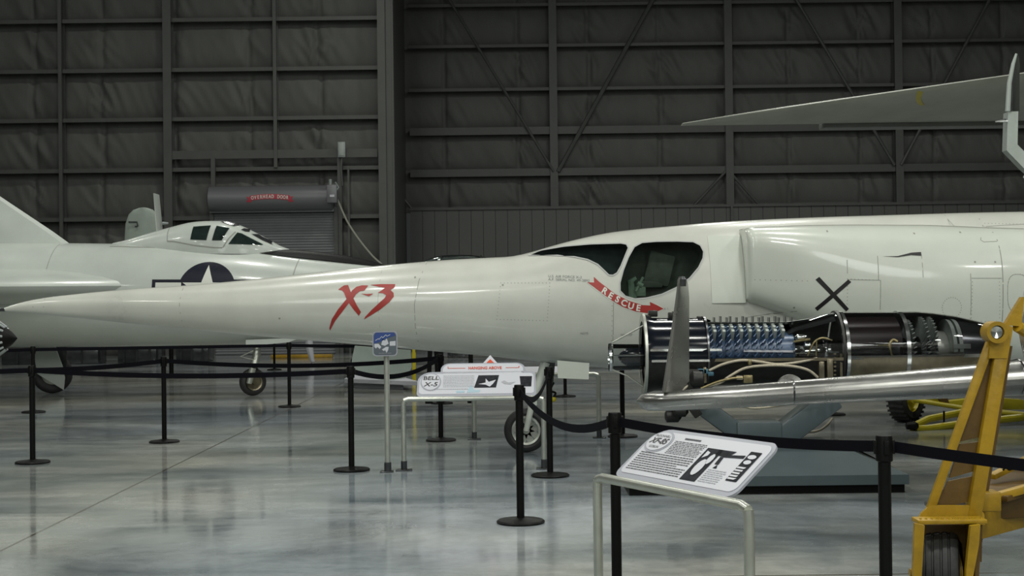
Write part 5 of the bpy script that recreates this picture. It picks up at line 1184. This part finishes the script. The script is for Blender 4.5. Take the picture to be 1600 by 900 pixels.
flat(F1, mx, [ell(px0+0.06, 0.14, 0.03, 0.055, 14), ell(px0+0.09, 0.20, 0.02, 0.035, 10), [(px0+0.02, 0.2), (px0+0.05, 0.22), (px0+0.05, 0.24), (px0+0.02, 0.25)]]+[[(px0+0.315, 0.10+k*0.018), (px0+0.36+0.02*rnd.random(), 0.10+k*0.018), (px0+0.36+0.02*rnd.random(), 0.111+k*0.018), (px0+0.315, 0.111+k*0.018)] for k in range(5)]+[ell(px0+0.35, 0.215, 0.026, 0.014, 12), ell(px0+0.35, 0.25, 0.03, 0.014, 12)], 'signw', 'photo_highlights', 0.006)
flat(F1, mx, rows(px0+0.135, px0+0.28, 0.14, 0.05, 7, rnd), 'textl', 'caption_text', 0.004)
# --- long board below the needle nose
pL = Vector((*W(631, 700, 13.15).xy, 0)); pR = Vector((*W(850, 700, 13.15).xy, 0))
F2 = thing('text_panel_stand', 'white text board reading BELL X-5 and HANGING ABOVE under the needle nose', 'sign', ((pL+pR)/2))
stand_frame(F2, pL, pR, zr_=0.68); d = (pR-pL).normalized(); perp = Vector((0, 1, 0)); L2 = (pR-pL).length; T2 = D2(38)
uy = (perp*math.cos(T2)+Vector((0, 0, 1))*math.sin(T2)).normalized(); mx = xf(pL+Vector((0, 0, 0.70)), d, uy)
x0, x1 = 0.125, 1.27; H_ = 0.36
panel_plate(F2, mx, rrect(x0+0.22, H_-0.03, x1-0.10, H_+0.13, [0.01, 0.09, 0.09, 0.01]), 0.010, 'signg', 'upper_board', -0.002)
panel_plate(F2, mx, [(0.755, H_+0.12), (0.90, H_+0.12), (0.8275, H_+0.245)], 0.010, 'signw', 'pointer', 0.001)
flat(F2, mx, [[(0.79, H_+0.125), (0.865, H_+0.125), (0.8275, H_+0.18)]], 'orange', 'pointer_arrow', 0.004)
flat(F2, mx, [rrect(x0+0.24, H_-0.03, x1-0.12, H_+0.115, [0.01, 0.08, 0.08, 0.01])], 'signw', 'upper_face', 0.0)
flat(F2, mx, stripq([(x0+0.29, H_+0.075), (x0+0.29, H_+0.05), (x0+0.46, H_+0.05)], 0.006)+stripq([(x1-0.29, H_+0.05), (x1-0.16, H_+0.05), (x1-0.16, H_+0.075)], 0.006), 'orange', 'rule_lines', 0.003)
ftext(F2, mx, [('HANGING ABOVE', 0.056, 0.777, H_+0.048, dict(width=0.72, bold=0.001))], 'orange', 'pointer_lettering', 0.004)
panel_plate(F2, mx, rrect(x0, 0, x1, H_, [0.03, 0.05, 0.14, 0.05]), 0.012, 'signg'); flat(F2, mx, [rrect(x0+0.02, 0.035, x1-0.02, H_-0.03, [0.03, 0.04, 0.12, 0.04])], 'signw', 'sign_face', 0.002)
flat(F2, mx, [ell(x0+0.13, H_-0.15, 0.10, 0.13)], 'signg', 'title_badge', 0.004); flat(F2, mx, [ell(x0+0.13, H_-0.15, 0.088, 0.115)], 'signw', 'badge_face', 0.006)
ftext(F2, mx, [('BELL', 0.075, x0+0.13, H_-0.10, dict(bold=0.001, shear=0.1)), ('X-5', 0.085, x0+0.13, H_-0.19, dict(bold=0.001, shear=0.2))], 'mark', 'badge_lettering', 0.008)
flat(F2, mx, rows(x0+0.25, x0+0.56, H_-0.06, 0.12, 8, rnd)+rows(x0+0.16, x0+0.5, 0.11, 0.08, 1, rnd), 'textl', 'body_text', 0.004)
flat(F2, mx, [[(x0+0.38, 0.05), (x0+0.46, 0.05), (x0+0.46, 0.08), (x0+0.38, 0.08)], [(x0+0.48, 0.05), (x0+0.60, 0.055), (x0+0.61, 0.085), (x0+0.55, 0.09), (x0+0.52, 0.16), (x0+0.49, 0.09)]], 'pblue', 'printed_drawing', 0.004)
flat(F2, mx, [[(x0+0.55, 0.12), (x0+0.76, 0.12), (x0+0.79, H_-0.06), (x0+0.59, H_-0.06)], [(x0+1.0, 0.13), (x0+1.10, 0.13), (x0+1.11, H_-0.08), (x0+0.99, H_-0.08)]], 'photo', 'printed_photos', 0.004)
flat(F2, mx, [[(x0+0.59, 0.17), (x0+0.66, 0.19), (x0+0.66, 0.25), (x0+0.69, 0.20), (x0+0.76, 0.23), (x0+0.73, 0.17), (x0+0.70, 0.13), (x0+0.66, 0.16)]], 'signw', 'photo_highlights', 0.006)
flat(F2, mx, [[(x0+0.81, 0.20), (x0+0.84, 0.22), (x0+0.88, 0.19), (x0+0.95, 0.20), (x0+0.90, 0.16), (x0+0.84, 0.17)]], 'textl', 'printed_sketch', 0.004)
# --- the stand behind, seen from its reverse
pL = Vector((*W(741, 660, 16.0).xy, 0)); pR = Vector((*W(936, 660, 16.0).xy, 0))
F3 = thing('text_panel_stand', 'tubular sign stand far side of the nose wheel seen past the jet\'s nose gear', 'sign', ((pL+pR)/2))
stand_frame(F3, pL, pR, zr_=0.74, r=0.028); mx = xf(pL+Vector((0, 0, 0.76)), Vector((1, 0, 0)), (Vector((0, 1, 0))*math.cos(0.22)+Vector((0, 0, 1))*math.sin(0.22)).normalized())
panel_plate(F3, mx, rrect(0.12, 0, 1.3, 0.30, 0.05), 0.012, 'signg'); flat(F3, mx, [rrect(0.14, 0.02, 1.28, 0.28, 0.04)], 'signw', 'sign_face', 0.002)
# --- square sign on a post
p = Vector((*W(606, 735, 13.05).xy, 0)); F4 = thing('post_sign', 'small blue and grey picture sign with rounded corners on a metal post', 'sign', p)
bm = B(); tube(bm, [(p.x, p.y, 0.01), (p.x, p.y, 1.10)], 0.026, 16); obj('post', bm, MT['alu'], F4)
bm = B(); lathe(bm, [(0, 0.034), (0.08, 0.034), (0.085, 0.028)], (p.x, p.y, 0.01), 'z', 16); box(bm, (p.x-0.01, p.y, 0.006), (0.12, 0.12, 0.012), None, 0.002); obj('foot_flange', bm, MT['gun'], F4)
q = W(601.5, 537, 12.98); mx = xf(Vector((q.x, q.y, q.z)), Vector((1, 0, 0)), Vector((0, 0, 1)))
panel_plate(F4, mx, rrect(-0.117, -0.117, 0.117, 0.117, 0.035), 0.012, 'signg'); flat(F4, mx, [rrect(-0.107, -0.107, 0.107, 0.107, 0.03)], 'sgrey', 'sign_face', 0.002)
flat(F4, mx, [[(-0.105, 0.0), (-0.105, 0.07), (-0.085, 0.105), (0.085, 0.105), (0.10, 0.075), (0.03, 0.055), (-0.04, 0.02)]], 'sblue', 'sky_panel', 0.004)
flat(F4, mx, [[(-0.10, -0.03), (-0.10, 0.0), (-0.06, -0.0), (-0.035, -0.03), (-0.05, -0.05), (-0.07, -0.03), (-0.085, -0.045)], [(-0.035, -0.01), (-0.02, 0.05), (0.0, 0.025), (0.015, 0.055), (0.025, 0.03), (0.035, -0.0), (0.0, -0.02)], [(-0.03, -0.055), (0.01, -0.03), (0.035, -0.03), (0.03, -0.06), (0.015, -0.085), (0.0, -0.06), (-0.01, -0.07)], [(0.045, -0.02), (0.045, 0.02), (0.10, 0.025), (0.10, -0.02)]], 'signw', 'white_symbols', 0.004)
flat(F4, mx, stripq([(-0.09, 0.03), (-0.06, 0.05), (-0.055, 0.04), (-0.03, 0.07), (-0.02, 0.055), (0.01, 0.085), (0.02, 0.07), (0.05, 0.085)], 0.005), 'signw', 'script_squiggle', 0.006)
flat(F4, mx, rows(-0.06, 0.06, -0.088, -0.097, 1, rnd), 'textl', 'small_print', 0.004)
# ================================================================ dark ribbed cone at the left edge
Yn = 11.0; RC = thing('ribbed_cone', 'black ribbed cone tip poking in from the left edge below the needle nose', 'cone', (*W(-60, 530, Yn).xy, 0))
tp = W(27, 528, Yn); ax = (W(27, 528, Yn)-W(-90, 530, Yn)); L_ = ax.length; bm = B(); bs = W(-90, 530, Yn)
lathe(bm, [(0, 0.30), (L_*0.6, 0.19), (L_*0.85, 0.085), (L_*0.93, 0.05), (L_, 0.004)], bs, 'x', 24); obj('cone', bm, MT['black'], RC)
bm = B()
for k in range(12):
    a = 2*PI*k/12+0.2; dv = Vector((0, -math.cos(a), math.sin(a))); tube(bm, [bs+dv*0.305, bs+Vector((L_*0.6, 0, 0))+dv*0.197, bs+Vector((L_*0.85, 0, 0))+dv*0.09], 0.010, 6)
obj('cone_ribs', bm, MT['ebox'], RC)
bm = B(); tube(bm, [(bs.x+0.1, Yn, bs.z-0.2), (bs.x+0.1, Yn, 0.02)], 0.03); lathe(bm, [(0, 0.2), (0.02, 0.2), (0.03, 0.04)], (bs.x+0.1, Yn, 0), 'z', 24); obj('support', bm, MT['black'], RC)
